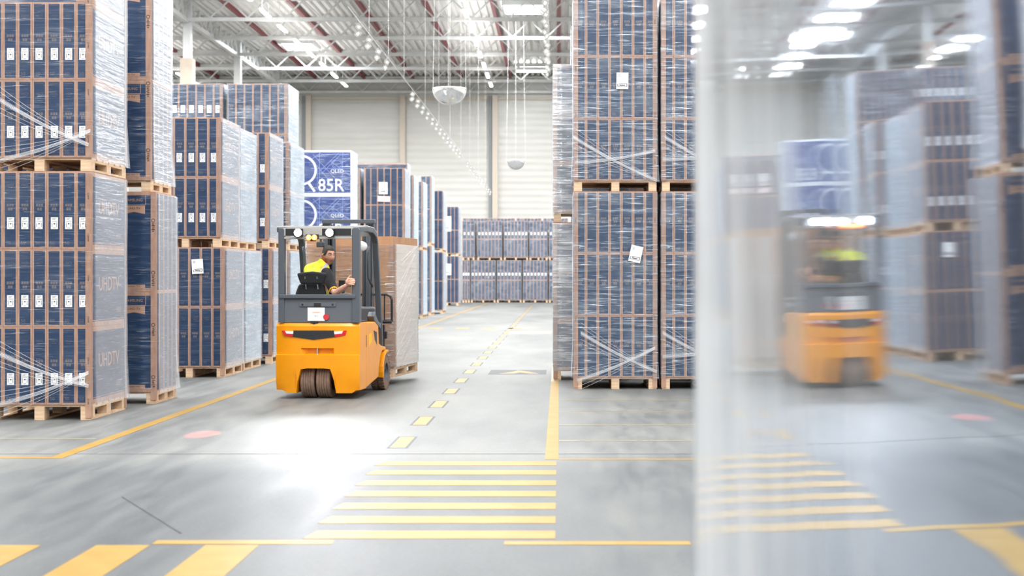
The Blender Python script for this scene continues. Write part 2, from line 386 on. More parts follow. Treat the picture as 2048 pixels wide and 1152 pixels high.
# long rows of tube lamps under the roof
b = MB(); b.box((0, 0, 0.07), (0.2, 1.9, 0.06)); lb = b.mesh('lamp_body', [M['steel_white']])
b = MB(); b.box((0, 0, 0.015), (0.15, 1.8, 0.05)); lt = b.mesh('tube', [M['tube']])
b = MB(); b.bar((0, 0, 0.1), (0, 0, 1.1), 0.02, 0.02); lh = b.mesh('hanger', [M['wire']])
rown = {-22.2: 'roof row beyond the columns', -13.2: 'roof row in front of the columns', -4.2: 'roof row above the aisle', 4.8: 'roof row beyond the wrapped stacks'}
for x in (-22.2, -13.2, -4.2, 4.8):
    i = 0
    for j in range(8):
        y = 89.2 - 4.0 * j
        r = empty('ceiling_light', (x, y, 13.35)); i += 1
        tag(r, 'lit tube lamp, %s from back wall, %s' % (ORD[i], rown[x]), 'lamp', rown[x].replace('roof row', 'tube lamps'))
        mk('lamp_body', lb, r); mk('tube', lt, r); mk('hanger', lh, r, (0, -0.7, 0)); mk('hanger', lh, r, (0, 0.7, 0))

# ------------------------------------------------------------------ floor markings (painted on the floor)
nmark = [0]
def mark(poly, m='yellow_paint', z=0.002):
    b = MB(); b.prism(poly, 'Z', 0.0005, z); return struct(mk('floor_marking', b.mesh('floor_marking', [M[m]])))
def rect(xa, xb, ya, yb, m='yellow_paint', z=0.002): return mark([(xa, ya), (xb, ya), (xb, yb), (xa, yb)], m, z)
rect(-4.24, -4.12, 12.02, 86)                      # edge line along the forklift side
rect(-9.5, -4.24, 12.02, 12.14)
rect(-9.5, -4.3, 13.46, 13.51, 'pale_paint')
for k in range(33):                                # dashed centre line
    y = 12.76 + 1.98 * k
    rect(-1.515, -1.33, y - 0.02, y + 0.9, 'grey_paint', 0.0015); rect(-1.49, -1.355, y, y + 0.86)
for y in (11.69, 11.15, 10.58, 10.05, 9.51, 8.97, 8.45): mark([(-1.45 - 0.02, y - 0.13), (-0.022, y - 0.13), (-0.022, y + 0.13), (-1.43, y + 0.13)])
rect(-0.115, -0.005, 11.95, 20.9)
rect(-0.115, -0.005, 20.9, 86, 'pale_paint')
rect(0.0, 6.0, 11.92, 11.98)
for y in (17.7, 16.2, 14.7, 13.3): rect(0.0, 6.0, y, y + 0.05, 'pale_paint')
rect(-0.31, 0.74, 8.13, 8.24)
rect(-2.29, -1.28, 8.15, 8.27)
for xa in (-3.2, -2.59, -1.98, -3.81): rect(xa, xa + 0.3, 6.2, 8.12)
for k in range(5): rect(-4.6 + k * 0.78, -4.22 + k * 0.78, 42.2, 43.2)
rect(-1.35, -0.2, 38.5, 40.5, 'pale_paint')
rect(-1.1, -0.2, 22.45, 23.5, 'grey_paint', 0.0015)
mark([(-0.95, 22.6), (-0.72, 22.6), (-0.62, 22.9), (-0.45, 22.6), (-0.3, 22.6), (-0.5, 23.15), (-0.66, 23.4), (-0.74, 23.05)])
b = MB(); b.box((-4, 12.32, 0.0009), (14, 0.012, 0.0012)); b.box((-2.6, 9.2, 0.0009), (0.012, 1.6, 0.0012), 0, (0, 0, 0.5)); struct(mk('floor_joint', b.mesh('floor_joint', [mat('joint_filler', (0.05, 0.052, 0.055), 0.8, 0, 0.1)])))

# ------------------------------------------------------------------ cartons, pallets, film
def framed(mb, fn, w, h, mx_, mt, mi_navy=1, mi_k=0):  # a face with a plain border and a printed field
    o = [(0, 0), (w, 0), (w, h), (0, h)]; i = [(mx_, mt), (w - mx_, mt), (w - mx_, h - mt), (mx_, h - mt)]
    vs = [fn(u - w / 2, v) for u, v in o + i]
    mb.add(vs, [(0, 1, 5, 4), (1, 2, 6, 5), (2, 3, 7, 6), (3, 0, 4, 7)], mi_k); mb.add(vs[4:], [(0, 1, 2, 3)], mi_navy)
_cm = {}
CM = [M['kraft'], M['navy'], M['navy_print'], M['kraft_print'], M['dark_print']]
def carton_mesh(w, d, h, size='50', kind='end', detail=True):
    """origin: middle of the foot; front faces -Y"""
    key = (w, d, h, size, kind, detail)
    if key in _cm: return _cm[key]
    mb = MB(); g = 0.0012; w2, d2 = w / 2 - g, d / 2 - g; ww, dd = w - 2 * g, d - 2 * g
    fr = lambda u, v: (u, -d2, v); bk = lambda u, v: (-u, d2, v); rt = lambda u, v: (w2, u, v); lf = lambda u, v: (-w2, -u, v)
    e = 0.0009
    frp = lambda u, v: (u, -d2 - e, v); rtp = lambda u, v: (w2 + e, u, v); lfp = lambda u, v: (-w2 - e, -u, v)
    hb = h - 0.002
    if kind == 'end':
        framed(mb, fr, ww, hb, 0.018, 0.02); framed(mb, bk, ww, hb, 0.018, 0.02)
        framed(mb, rt, dd, hb, 0.03, 0.05); framed(mb, lf, dd, hb, 0.03, 0.05)
    else:
        framed(mb, fr, ww, hb, 0.02, 0.045); framed(mb, bk, ww, hb, 0.02, 0.045)
        framed(mb, rt, dd, hb, 0.018, 0.02); framed(mb, lf, dd, hb, 0.018, 0.02)
    mb.add([(-w2, -d2, hb), (w2, -d2, hb), (w2, d2, hb), (-w2, d2, hb)], [(0, 1, 2, 3)], 0)
    mb.add([(-w2, -d2, 0), (w2, -d2, 0), (w2, d2, 0), (-w2, d2, 0)], [(0, 3, 2, 1)], 0)
    def at(fn, du, dv): return lambda u, v: fn(u + du, v + dv)
    def bar(fn, u0, u1, v0, v1, mi): mb.add([fn(u0, v0), fn(u1, v0), fn(u1, v1), fn(u0, v1)], [(0, 1, 2, 3)], mi)
    if detail and kind == 'end':
        put_text(mb, 'SAMSUNG', 0.012, at(frp, 0, h * 0.945), 2, width=w * 0.56)
        put_text(mb, 'UHDTV', 0.021, at(frp, 0, h * 0.808), 2, width=w * 0.5)
        bar(frp, -w * 0.16, w * 0.16, h * 0.785, h * 0.79, 2)
        for r in range(2):
            for c in range(3 if r == 0 else 2):
                u = (c - (1 if r == 0 else 0.5)) * w * 0.17
                bar(frp, u - w * 0.07, u + w * 0.07, h * (0.545 - r * 0.052), h * (0.58 - r * 0.05), 2)
        put_text(mb, size, 0.036, at(frp, -w * 0.12, h * 0.055), 2)
        put_text(mb, 'UHDTV', 0.15, at(rtp, 0.02, h * 0.46), 3, 0.004)
        bar(rtp, -dd * 0.44, dd * 0.44, h * 0.075, h * 0.083, 3); bar(rtp, dd * 0.22, dd * 0.36, h * 0.16, h * 0.24, 2)
    if detail and kind == 'broad':
        u = w * 0.5 - 0.25
        for a in ((-0.14, 0.14, h * 0.962, h * 0.968), (-0.14, 0.14, h * 0.862, h * 0.868), (-0.14, -0.134, h * 0.862, h * 0.968), (0.134, 0.14, h * 0.862, h * 0.968)): bar(at(frp, u, 0), *a, 3)
        put_text(mb, 'SAMSUNG', 0.032, at(frp, u, h * 0.9), 3, 0.003, width=0.2)
        mb.add([frp(u - 0.13, h * 0.857), frp(u + 0.13, h * 0.857), frp(u + 0.13, h * 0.775), frp(u, h * 0.795), frp(u - 0.13, h * 0.775)], [(0, 1, 2, 3, 4)], 3)
        put_text(mb, 'UHD TV', 0.026, at(lambda a, c: (a, -d2 - 2 * e, c), u, h * 0.82), 4, width=0.15)
        bar(frp, u - 0.13, u + 0.13, 0.045, 0.085, 3); put_text(mb, 'UHD TV', 0.018, at(lambda a, c: (a, -d2 - 2 * e, c), u, 0.055), 4, width=0.14)
    _cm[key] = mb.mesh('tv_carton', CM, fix=False); return _cm[key]
def sticker_mesh(w, h, big=False):
    key = ('sticker', w, h, big)
    if key in _cm: return _cm[key]
    mb = MB(); mb.box((0, 0, 0), (w, 0.001, h), 0)
    def bar(u0, u1, v0, v1): mb.add([(u0, -0.0009, v0), (u1, -0.0009, v0), (u1, -0.0009, v1), (u0, -0.0009, v1)], [(0, 1, 2, 3)], 1)
    rn = random.Random(3)
    if big:
        bar(-w * 0.24, w * 0.24, -h * 0.3, -h * 0.24)
        bar(-w * 0.42, w * 0.42, -h * 0.36, -h * 0.33); bar(-w * 0.3, w * 0.42, -h * 0.2, -h * 0.165); bar(-w * 0.42, -w * 0.36, -h * 0.36, -h * 0.2); bar(w * 0.36, w * 0.42, -h * 0.36, -h * 0.17)
        for r in range(3): bar(-w * 0.4, -w * 0.15, h * (0.24 + r * 0.06), h * (0.26 + r * 0.06))
    else:
        for r in range(3): bar(-w * 0.3, w * (0.1 + 0.1 * r), h * (0.28 + r * 0.06), h * (0.3 + r * 0.06))
        u = -w * 0.36
        while u < w * 0.34:
            k = rn.uniform(0.02, 0.05) * w; bar(u, u + k, h * 0.12, h * 0.2); u += k * 2.2
        bar(-w * 0.36, -w * 0.3, -h * 0.34, h * 0.04); bar(w * 0.3, w * 0.36, -h * 0.34, h * 0.04); bar(-w * 0.2, w * 0.2, -h * 0.42, -h * 0.39); bar(-w * 0.1, w * 0.12, -h * 0.1, h * 0.0)
    _cm[key] = mb.mesh('barcode_label', [M['white'], M['ink']]); return _cm[key]
_pm = {}
def pallet(x0, x1, y0, y1, z, ph, label, simple=False, name='wooden_pallet'):
    w, d = x1 - x0, y1 - y0
    key = (round(w, 3), round(d, 3), round(ph, 3), simple)
    if key not in _pm:
        bw, bd = 0.105, 0.145; zb = 0.022; zt = ph - 0.044
        mb = MB(); n = max(5, int(w / 0.17)); bwid = w / n * 0.82
        nd = max(5, int(d / 0.19))
        for k in range(nd): mb.box((0, -d / 2 + (k + 0.5) * d / nd, ph - 0.011), (w, d / nd * 0.82, 0.022))
        for k in (-1, 0, 1): mb.box((k * (w / 2 - bw / 2), 0, ph - 0.033), (bw, d, 0.022))
        sk = MB(); sk.box((0, 0, 0.011), (bw, d, 0.022))
        bl = MB(); bl.box((0, 0, (zb + zt) / 2), (bw, bd, zt - zb - 0.0004))
        if simple:
            for kx in (-1, 0, 1):
                mb.box((kx * (w / 2 - bw / 2), 0, 0.011), (bw, d, 0.022))
                for ky in (-1, 0, 1): mb.box((kx * (w / 2 - bw / 2), ky * (d / 2 - bd / 2), (zb + zt) / 2), (bw, bd, zt - zb))
        _pm[key] = (mb.mesh(name, [M['wood']]), sk.mesh('skid', [M['wood']]), bl.mesh('block', [M['wood']]), bw, bd)
    dm, sm, bm_, bw, bd = _pm[key]
    c = ((x0 + x1) / 2, (y0 + y1) / 2, z + 0.0005)
    if simple: r = mk(name, dm, loc=c); return tag(r, label, 'pallet', 'wooden pallets')
    r = empty(name, c); tag(r, label, 'pallet', 'wooden pallets')
    mk('deck', dm, r)
    for kx in (-1, 0, 1):
        mk('skid', sm, r, (kx * (w / 2 - bw / 2), 0, 0))
        for ky in (-1, 0, 1): mk('block', bm_, r, (kx * (w / 2 - bw / 2), ky * (d / 2 - bd / 2), 0))
    return r
def film(x0, x1, y0, y1, z0, z1, label, m='film', off=0.014, seed=0, flare=0.0):
    rn = random.Random(seed); mb = MB()
    x0 -= off; x1 += off; y0 -= off; y1 += off
    nz = 10; per = []
    for (ax, ay), (bx, by), n in (((x0, y0), (x1, y0), 8), ((x1, y0), (x1, y1), 8), ((x1, y1), (x0, y1), 3), ((x0, y1), (x0, y0), 3)):
        for k in range(n): per.append((ax + (bx - ax) * k / n, ay + (by - ay) * k / n))
    n = len(per); cx, cy2 = (x0 + x1) / 2, (y0 + y1) / 2; vs = []
    for j in range(nz + 1):
        for px, py in per:
            a = rn.uniform(0, 0.006) + (flare * (1 - j / nz * 6) if j / nz < 1 / 6 else 0)
            vs.append((px + (a if px > cx else -a), py + (a if py > cy2 else -a), z0 + (z1 - z0) * j / nz))
    fs = [(j * n + k, j * n + (k + 1) % n, (j + 1) * n + (k + 1) % n, (j + 1) * n + k) for j in range(nz) for k in range(n)]
    mb.add([(p[0] - cx, p[1] - y0, p[2] - z0) for p in vs], fs)
    o = mk('stretch_wrap', mb.mesh('stretch_wrap', [M[m]], smooth=True), loc=(cx, y0, z0))
    tag(o, label, 'stretch wrap', 'clear stretch wraps'); o['fw'] = x1 - x0
    return o
def strands(o, lines, r=0.0045):      # twisted ropes of film across the front, in metres from the left foot of the wrap's front
    hw = o['fw'] / 2
    for (u0, v0, u1, v1) in lines:
        mb = MB()
        for q in range(9):
            pts = []; core = q < 3
            for k in range(9):
                t = k / 8; a = q * 1.6 + t * 9
                sp = (0.012 if core else 0.05 * (1 - t) + 0.006) * (q - 1 if core else q - 5.5)
                pts.append((-hw + u0 + (u1 - u0) * t, -0.02 - 0.005 * (1 + math.sin(a)), v0 + (v1 - v0) * t + sp - 0.03 * math.sin(PI * t)))
            mb.tube(pts, r if core else r * 0.45, 5)
        mk('film_strand', mb.mesh('film_strand', [M['strand']], smooth=True), o)
def ship_label(o, u, v, w=0.16, h=0.2, rot=0.0, col=None):
    s = mk('shipping_label', sticker_mesh(w, h, True) if col is None else plain_sticker(w, h, col), o, (-o['fw'] / 2 + u, -0.014, v), (0, rot, 0))
    return s
def plain_sticker(w, h, col):
    key = ('plain', w, h, col)
    if key not in _cm:
        mb = MB(); mb.box((0, 0, 0), (w, 0.001, h)); mb.box((0, -0.001, 0), (w * 0.8, 0.0006, h * 0.5), 1); _cm[key] = mb.mesh('shipping_label', [M[col], M['white']])
    return _cm[key]
_bm = {}
def corner(x, y, sx, sy, z0, z1, label, leg=0.06, text=None):
    """L-shaped edge board whose outer corner stands at x, y; sx, sy point from the corner into the load"""
    t = 0.005; e = 0.0085
    mb = MB(); xo, yo = -sx * e, -sy * e
    mb.prism([(xo, yo), (xo + sx * leg, yo), (xo + sx * leg, yo + sy * t), (xo + sx * t, yo + sy * t), (xo + sx * t, yo + sy * leg), (xo, yo + sy * leg)], 'Z', 0, z1 - z0, 0)
    if text:
        n = int((z1 - z0) / text[1]); rn = random.Random(4)
        P = lambda u, v: (xo + sx * v, yo - sy * 0.0007, u)
        for k in range(n):         # smudged emblem and line of print
            zc = z1 - z0 - (k + 0.55) * (z1 - z0) / n; q = text[2]
            ring = [P(zc + q * 0.9 * math.cos(a), leg / 2 + q * 0.9 * math.sin(a)) for a in [2 * PI * i / 14 for i in range(15)]] + [P(zc + q * 0.6 * math.cos(a), leg / 2 + q * 0.6 * math.sin(a)) for a in [2 * PI * i / 14 for i in range(15)]]
            mb.add(ring, [(i, i + 1, 16 + i, 15 + i) for i in range(14)], 1)
            z = zc - q * 1.3
            for i in range(7):
                w_ = q * rn.uniform(0.2, 0.5); a, c_ = leg / 2 - q * rn.uniform(0.3, 0.8), leg / 2 + q * rn.uniform(0.3, 0.8)
                mb.add([P(z, a), P(z - w_, a), P(z - w_, c_), P(z, c_)], [(0, 1, 2, 3)], 1); z -= w_ * 1.7
    o = mk('edge_board', mb.mesh('edge_board', [M['kraft'], M['dark_print']]), loc=(x, y, z0))
    return tag(o, label, 'edge board', 'kraft edge boards')

def stack(desc, ori, yf, pitch, size, depth, cols, h, lower, upper, xr=None, xl=None, ph=0.15, ph2=0.14, off2=0.0, film_m=('film', 'film'),
          label_tiers=(), full=None, keep=1, detail=True, boards='r', simple=False, fseed=1, board_len=0.0, lab_v=0.33, btext=None, pd=0.0, flare=0.0, bottom=0.0):
    """a stack of two wrapped loads. ori 'end': cartons side by side, narrow ends to the camera; 'broad': cartons one behind the other.
    full: tiers (from the floor, 1-based) built over the whole width; the others only KEEP cartons next to the aisle"""
    res = []
    w = cols * pitch if ori == 'end' else size
    if xr is None: xr = xl + w
    aisle_right = xl is None
    z = bottom; tier = 0
    d = depth if ori == 'end' else cols * pitch
    me = carton_mesh(pitch, d, h, '50' if h < 0.86 else '55' if h < 1 else '65', 'end', detail) if ori == 'end' else carton_mesh(size, pitch, h, '75', 'broad', detail)
    lab = sticker_mesh(0.075 * h / 0.82, 0.125 * h / 0.82)
    for li, nt in enumerate((lower, upper)):
        if nt == 0: continue
        ox = off2 if li else 0.0
        a, b2 = xr - w + ox, xr + ox
        p = ph2 if li else ph
        where = 'upper load' if li else 'floor load'
        pallet(a - pd, b2 + pd, yf, yf + d, z, p, 'pale wooden pallet under the %s of the %s' % (where, desc), simple)
        zb = z + p + 0.001; z = zb
        for t in range(nt):
            tier += 1
            ids = range(cols) if full is None or tier in full else range(keep)
            for i in ids:          # i counts from the aisle (or from the camera)
                if ori == 'end':
                    cx = (b2 - (i + 0.5) * pitch) if aisle_right else (a + (i + 0.5) * pitch); cyy = yf + d / 2
                else: cx = (a + b2) / 2; cyy = yf + (i + 0.5) * pitch
                jit = random.uniform(-0.0015, 0.0015) if ori != 'end' else 0
                o = mk('tv_carton', me, loc=(cx + jit, cyy, z))
                cnt = 'the only one facing the aisle' if len(ids) == 1 else ('%s from aisle' if ori == 'end' else '%s from the front') % ORD[i + 1]
                if ori == 'end' and len(ids) == 1: cnt = 'at aisle corner'
                if ori == 'broad' and len(ids) == 1: cnt = 'facing front'
                tag(o, 'navy tv carton, tier %s, %s, %s' % (NUM[tier], cnt, desc), 'carton', 'navy cartons of the ' + desc)
                if tier in label_tiers and ori == 'end':
                    mk('barcode_label', lab, o, (0.004 * ((i * 7 + tier * 3) % 3 - 1), -d / 2 - 0.0008, h * lab_v))
            z += h
        top = z
        f = film(a, b2, yf, yf + d, zb - 0.02, top - 0.015 if li == 0 else top + 0.01, 'clear stretch wrap around the %s of the %s' % (where, desc), film_m[li], seed=fseed * 10 + li, flare=flare)
        zb0 = max(bottom + 0.002, zb - board_len) if li == 0 else zb
        if 'r' in boards: corner(b2, yf, -1, 1, zb0, top - 0.004, 'kraft edge board, %s corner of %s, %s' % ('aisle' if aisle_right else 'inner', where, desc), text=btext)
        if 'l' in boards: corner(a, yf, 1, 1, zb0, top - 0.004, 'kraft edge board, %s corner of %s, %s' % ('inner' if aisle_right else 'aisle', where, desc), text=btext)
        if 'b' in boards: corner(b2, yf + d, -1, -1, zb0, top - 0.004, 'kraft edge board, rear aisle corner of %s, %s' % (where, desc))
        res.append((f, zb))
    return res
# --- the row on the forklift's side, from the camera to the back wall
r = stack('first stack of forklift row', 'end', 15.26, 0.1537, None, 1.24, 7, 0.82, 3, 3, xr=-4.93, ph=0.16, full=(1, 2, 3, 4, 5), keep=1, film_m=('film_clear', 'film_clear'), label_tiers=(1, 2, 3, 4, 5), boards='rb', fseed=1, board_len=0.14, flare=0.02, btext=('mark', 0.42, 0.011))
strands(r[0][0], [(0.1, 0.58, 1.08, 0.22), (0.12, 0.02, 1.08, 0.36)]); strands(r[1][0], [(0.12, 0.64, 1.08, 0.15), (0.12, -0.02, 1.1, 0.3)])
r = stack('second stack of forklift row', 'broad', 17.2, 0.19, 1.85, None, 5, 1.19, 2, 2, xr=-4.79, ph=0.14, ph2=0.13, off2=-0.06, film_m=('film_clear', 'film_clear'), boards='r', fseed=2, board_len=0.1, flare=0.03, btext=('mark', 0.6, 0.026))
r = stack('third stack of forklift row', 'end', 21.75, 0.172, None, 1.35, 6, 0.9, 2, 2, xr=-5.03, ph=0.155, ph2=0.145, off2=-0.06, label_tiers=(3, 4), boards='rb', film_m=('film_clear', 'film_clear'), fseed=3, board_len=0.13)
ship_label(r[0][0], 0.66, 1.53, 0.17, 0.22, -0.06)
stack('fourth stack of forklift row', 'end', 23.25, 0.172, None, 1.4, 6, 0.9, 2, 2, xr=-5.07, ph=0.155, ph2=0.145, off2=-0.08, boards='r', fseed=4, full=(), keep=1)
stack('fifth stack of forklift row', 'end', 25.1, 0.175, None, 1.35, 6, 0.93, 2, 2, xr=-4.98, off2=-0.06, label_tiers=(1, 2, 3, 4), boards='r', fseed=5, full=(), keep=3, film_m=('film_clear', 'film_clear'))
stack('sixth stack of forklift row', 'end', 26.9, 0.178, None, 1.6, 6, 0.93, 2, 2, xr=-5.02, boards='r', fseed=6, full=(), keep=1)
stack('tall stack behind the sixth', 'end', 29.5, 0.172, None, 1.3, 7, 1.03, 2, 3, xr=-5.54, boards='r', fseed=7, full=(4, 5), keep=2)
stack('tall labelled stack beside columns', 'end', 29.5, 0.178, None, 1.3, 7, 1.03, 2, 3, xr=-6.85, boards='r', fseed=8, full=(5,), keep=2, label_tiers=(5,), lab_v=0.5)
# the blue printed stack
def blue_carton_mesh():
    w, d, h = 1.65, 0.33, 1.05; mb = MB(); g = 0.0015; w2, d2 = w / 2 - g, d / 2 - g
    fr = lambda u, v: (u, -d2, v)
    vs = [(-w2, -d2, 0), (w2, -d2, 0), (w2, d2, 0), (-w2, d2, 0), (-w2, -d2, h - 0.003), (w2, -d2, h - 0.003), (w2, d2, h - 0.003), (-w2, d2, h - 0.003)]
    mb.add(vs, [(0, 3, 2, 1), (4, 5, 6, 7), (2, 3, 7, 6), (0, 4, 7, 3), (1, 2, 6, 5)], 1)
    framed(mb, fr, 2 * w2, h - 0.003, 0.02, 0.045, 0, 1)
    L = lambda k: (lambda u, v: (u, -d2 - 0.001 * k, v))
    def seg(u0, v0, u1, v1, t, mi=2, k=1):
        a, b_ = Vector((u0, v0)), Vector((u1, v1)); n = (b_ - a).normalized(); n = Vector((-n.y, n.x)) * t / 2
        mb.add([L(k)(*(a + n)), L(k)(*(a - n)), L(k)(*(b_ - n)), L(k)(*(b_ + n))], [(0, 1, 2, 3)], mi)
    def ring(cu, cv, r, t, mi, k=1, a0=0, a1=2 * PI):
        n = 48; vs = []
        for i in range(n + 1):
            a = a0 + (a1 - a0) * i / n
            vs += [L(k)(cu + r * math.cos(a), cv + r * math.sin(a)), L(k)(cu + (r - t) * math.cos(a), cv + (r - t) * math.sin(a))]
        mb.add(vs, [(2 * i, 2 * i + 1, 2 * i + 3, 2 * i + 2) for i in range(n)], mi)
    R = w2                      # right edge
    rn = random.Random(5)
    for u0, v0, u1, v1 in ((R - .9, .95, R - .3, .3), (R - .95, .85, R - .4, .2), (R - .75, .55, R - .3, .98), (R - .7, .5, R - .25, .95), (R - .75, .045, R - .75, 1.0), (R - .2, .045, R - .2, 1.0), (R - .95, .62, R - .02, .62), (R - .7, .95, R - .05, .95),
                           (R - .9, .4, R - .5, .4), (R - .35, .7, R - .03, .85), (R - .5, .8, R - .03, .45), (R - 1.0, .8, R - .72, .98), (R - .3, .25, R - .02, .25), (R - .8, .62, R - .8, .1)): seg(u0, v0, u1, v1, 0.012)
    for cu, cv, r_ in ((R - .33, .72, .13), (R - .33, .72, .1), (R - .86, .72, .03), (R - .1, .69, .03), (R - .12, .4, .12)): ring(cu, cv, r_, 0.01, 2)
    ring(R - 1.17, .58, 0.36, 0.055, 3, 2); seg(R - 1.02, .3, R - .86, .075, 0.06, 3, 2)
    put_text(mb, '85R', 0.3, lambda u, v: L(3)(u - 0 + R - .47, v + .08), 3, 0.012, width=.62)
    put_text(mb, 'QLED', 0.1, lambda u, v: L(3)(u + R - .33, v + .5), 3, 0.008, width=.31)
    put_text(mb, '65', 0.06, lambda u, v: L(3)(u + R - .11, v + .12), 2, 0.0, width=.09)
    put_text(mb, 'SAMSUNG', 0.05, lambda u, v: L(3)(u + R - .16, v + .92), 2, 0.01, width=.24)
    return mb.mesh('tv_carton', [M['royal'], M['print_white'], M['royal_line'], M['print_white']], fix=False)
bm_blue = blue_carton_mesh(); z = 0; tier = 0
for li in range(2):
    pallet(-4.9 - 1.65, -4.9, 34.2, 35.19, z, 0.15, 'pale wooden pallet under the %s load of the blue printed stack' % ('upper' if li else 'floor'), True)
    z += 0.151; zb = z
    for t in range(2):
        tier += 1
        for i in range(3):
            tag(mk('tv_carton', bm_blue, loc=(-5.725, 34.2 + 0.33 * (i + 0.5), z)), 'royal blue tv carton with white lettering, tier %s, %s layer back, blue printed stack' % (NUM[tier], ORD[i + 1]), 'carton', 'blue printed cartons')
        z += 1.05
    film(-4.9 - 1.65, -4.9, 34.2, 35.19, zb - 0.02, z - 0.01, 'clear stretch wrap around %s load of the blue printed stack' % ('upper' if li else 'floor'), 'film', seed=70 + li)
r = stack('first stack past blue one', 'end', 46.0, 0.21, None, 1.86, 6, 1.17, 2, 2, xr=-4.92, boards='rl', fseed=9, detail=False, simple=True, film_m=('film_clear', 'film_clear'))
ship_label(r[1][0], 0.62, 1.72, 0.28, 0.38); ship_label(r[1][0], 0.64, 1.38, 0.4, 0.18, 0.03, 'pink')
stack('inner stack past blue one', 'end', 46.0, 0.21, None, 1.86, 6, 1.17, 2, 2, xr=-6.32, boards='r', fseed=10, detail=False, simple=True, full=(), keep=1)
stack('second stack past blue one', 'broad', 48.1, 0.25, 1.9, None, 4, 1.25, 2, 2, xr=-5.05, boards='', fseed=11, detail=False, simple=True, full=(), keep=1)
stack('third stack past blue one', 'end', 49.7, 0.2, None, 1.86, 6, 1.18, 2, 2, xr=-5.0, boards='r', fseed=12, detail=False, simple=True, full=(), keep=2)
stack('fourth stack past blue one', 'end', 53.1, 0.2, None, 1.86, 6, 1.18, 2, 2, xr=-5.0, boards='r', fseed=13, detail=False, simple=True, full=(), keep=2)
stack('fifth stack past blue one', 'end', 57.0, 0.2, None, 1.5, 6, 1.3, 2, 2, xr=-5.03, boards='r', fseed=14, detail=False, simple=True, full=(), keep=2)
r = stack('sixth stack past blue one', 'end', 60.0, 0.186, None, 1.9, 6, 1.2, 2, 2, xr=-4.82, boards='', fseed=15, detail=False, simple=True, full=(), keep=3, film_m=('film_clear', 'film_clear'))
ship_label(r[0][0], 0.62, 1.6, 0.3, 0.5)
r = stack('last stack past blue one', 'end', 77.7, 0.2, None, 1.9, 6, 1.25, 2, 2, xr=-5.4, boards='', fseed=16, detail=False, simple=True, full=(), keep=3, film_m=('film_clear', 'film_clear'))
ship_label(r[0][0], 0.64, 1.8, 0.4, 0.6); ship_label(r[1][0], 0.64, 1.6, 0.4, 0.8)
# --- stacks on the other side of the aisle
r = stack('first stack opposite forklift', 'end', 19.5, 0.158, None, 1.24, 7, 0.835, 3, 3, xl=0.205, ph=0.155, boards='lr', fseed=17, board_len=0.14, flare=0.02, btext=('mark', 0.6, 0.011))
strands(r[0][0], [(0.05, -0.02, 1.1, 0.42), (0.1, 0.62, 1.12, 0.1)]); strands(r[1][0], [(0.0, 0.6, 1.12, 0.02), (0.02, 0.26, 1.1, 0.42)])
ship_label(r[0][0], 0.84, 1.68, 0.16, 0.22, 0.22); ship_label(r[1][0], 0.66, 1.36, 0.16, 0.22, 0.02)
r = stack('second stack opposite forklift', 'end', 19.5, 0.158, None, 1.24, 7, 0.835, 3, 3, xl=1.385, ph=0.155, boards='l', fseed=18, full=(), keep=5, board_len=0.14)
strands(r[0][0], [(0.02, 0.62, 1.1, 0.1), (0.02, 0.3, 1.1, 0.45)]); strands(r[1][0], [(0.05, 0.6, 1.12, 0.05), (0.02, 0.3, 1.1, 0.42)])
stack('slim stack behind them', 'broad', 21.2, 0.2, 1.1, None, 5, 0.72, 3, 3, xl=-0.075, boards='l', fseed=19, full=(), keep=1, film_m=('film_dense', 'film_dense'), board_len=0.13)
stack('rearmost stack opposite forklift', 'broad', 22.5, 0.2, 1.2, None, 5, 0.85, 3, 3, xl=0.2, boards='l', fseed=20, full=(), keep=1)
stack('low stack behind the second one', 'broad', 21.0, 0.2, 1.15, None, 5, 1.24, 2, 2, xl=1.42, boards='', fseed=21, full=(), keep=1)
# --- the row along the back wall: too many cartons to count at that size
b = MB(); rn = random.Random(11)
def far_load(x, w, y, z, tiers, h, nm):
    n = max(3, int(w / 0.19)); p = w / n
    pallet(x, x + w, y, y + 1.25, z, 0.15, 'pale pallet under %s along the back wall' % nm, True)
    for t in range(tiers):
        for i in range(n):
            o = (x + (i + 0.5) * p, y, z + 0.152 + t * h)
            b.box((o[0], y + 0.61, o[2] + h / 2), (p - 0.004, 1.22, h - 0.004), 0)
            b.box((o[0], y - 0.003, o[2] + h / 2), (p - 0.05, 0.004, h - 0.07), 1)
            if t == tiers - 1: b.box((o[0], y - 0.006, o[2] + h * 0.3), (0.1, 0.003, 0.17), 2)
    film(x, x + w, y, y + 1.24, z + 0.14, z + 0.16 + tiers * h, 'hazy stretch wrap around %s along the back wall' % nm, 'film', seed=int(x * 7 + z * 3 + 200))
for i, (px0, px1) in enumerate(((925, 949), (955, 1004), (1008, 1056), (1059, 1095), (1098, 1135))):
    xa, xb = (px0 - VX) / 33.33, (px1 - VX) / 33.33
    far_load(xa, xb - xa, 87.0, 2.55, 2, 1.1, ORD[i + 1] + ' upper load')
for i, (px0, px1) in enumerate(((925, 939.5), (942, 991), (994, 1043), (1046, 1095), (1098, 1135))):
    xa, xb = (px0 - VX) / 33.33, (px1 - VX) / 33.33
    far_load(xa, xb - xa, 87.0, 0.0, 2, 1.19, ORD[i + 1] + ' floor load')
for i in range(4): far_load(-5.9 + i * 1.65, 1.5, 89.2, 2.7, 2, 1.15, ORD[i + 1] + ' load of the rear line')
for i in range(4): far_load(-5.9 + i * 1.65, 1.5, 89.2, 0.0, 2, 1.27, ORD[i + 1] + ' floor load of the rear line')
o = mk('distant_cartons', b.mesh('distant_cartons', [M['kraft'], M['navy'], M['white']]))
tag(o, 'mass of small navy cartons in wrapped loads along the back wall', 'cartons', kind='stuff')

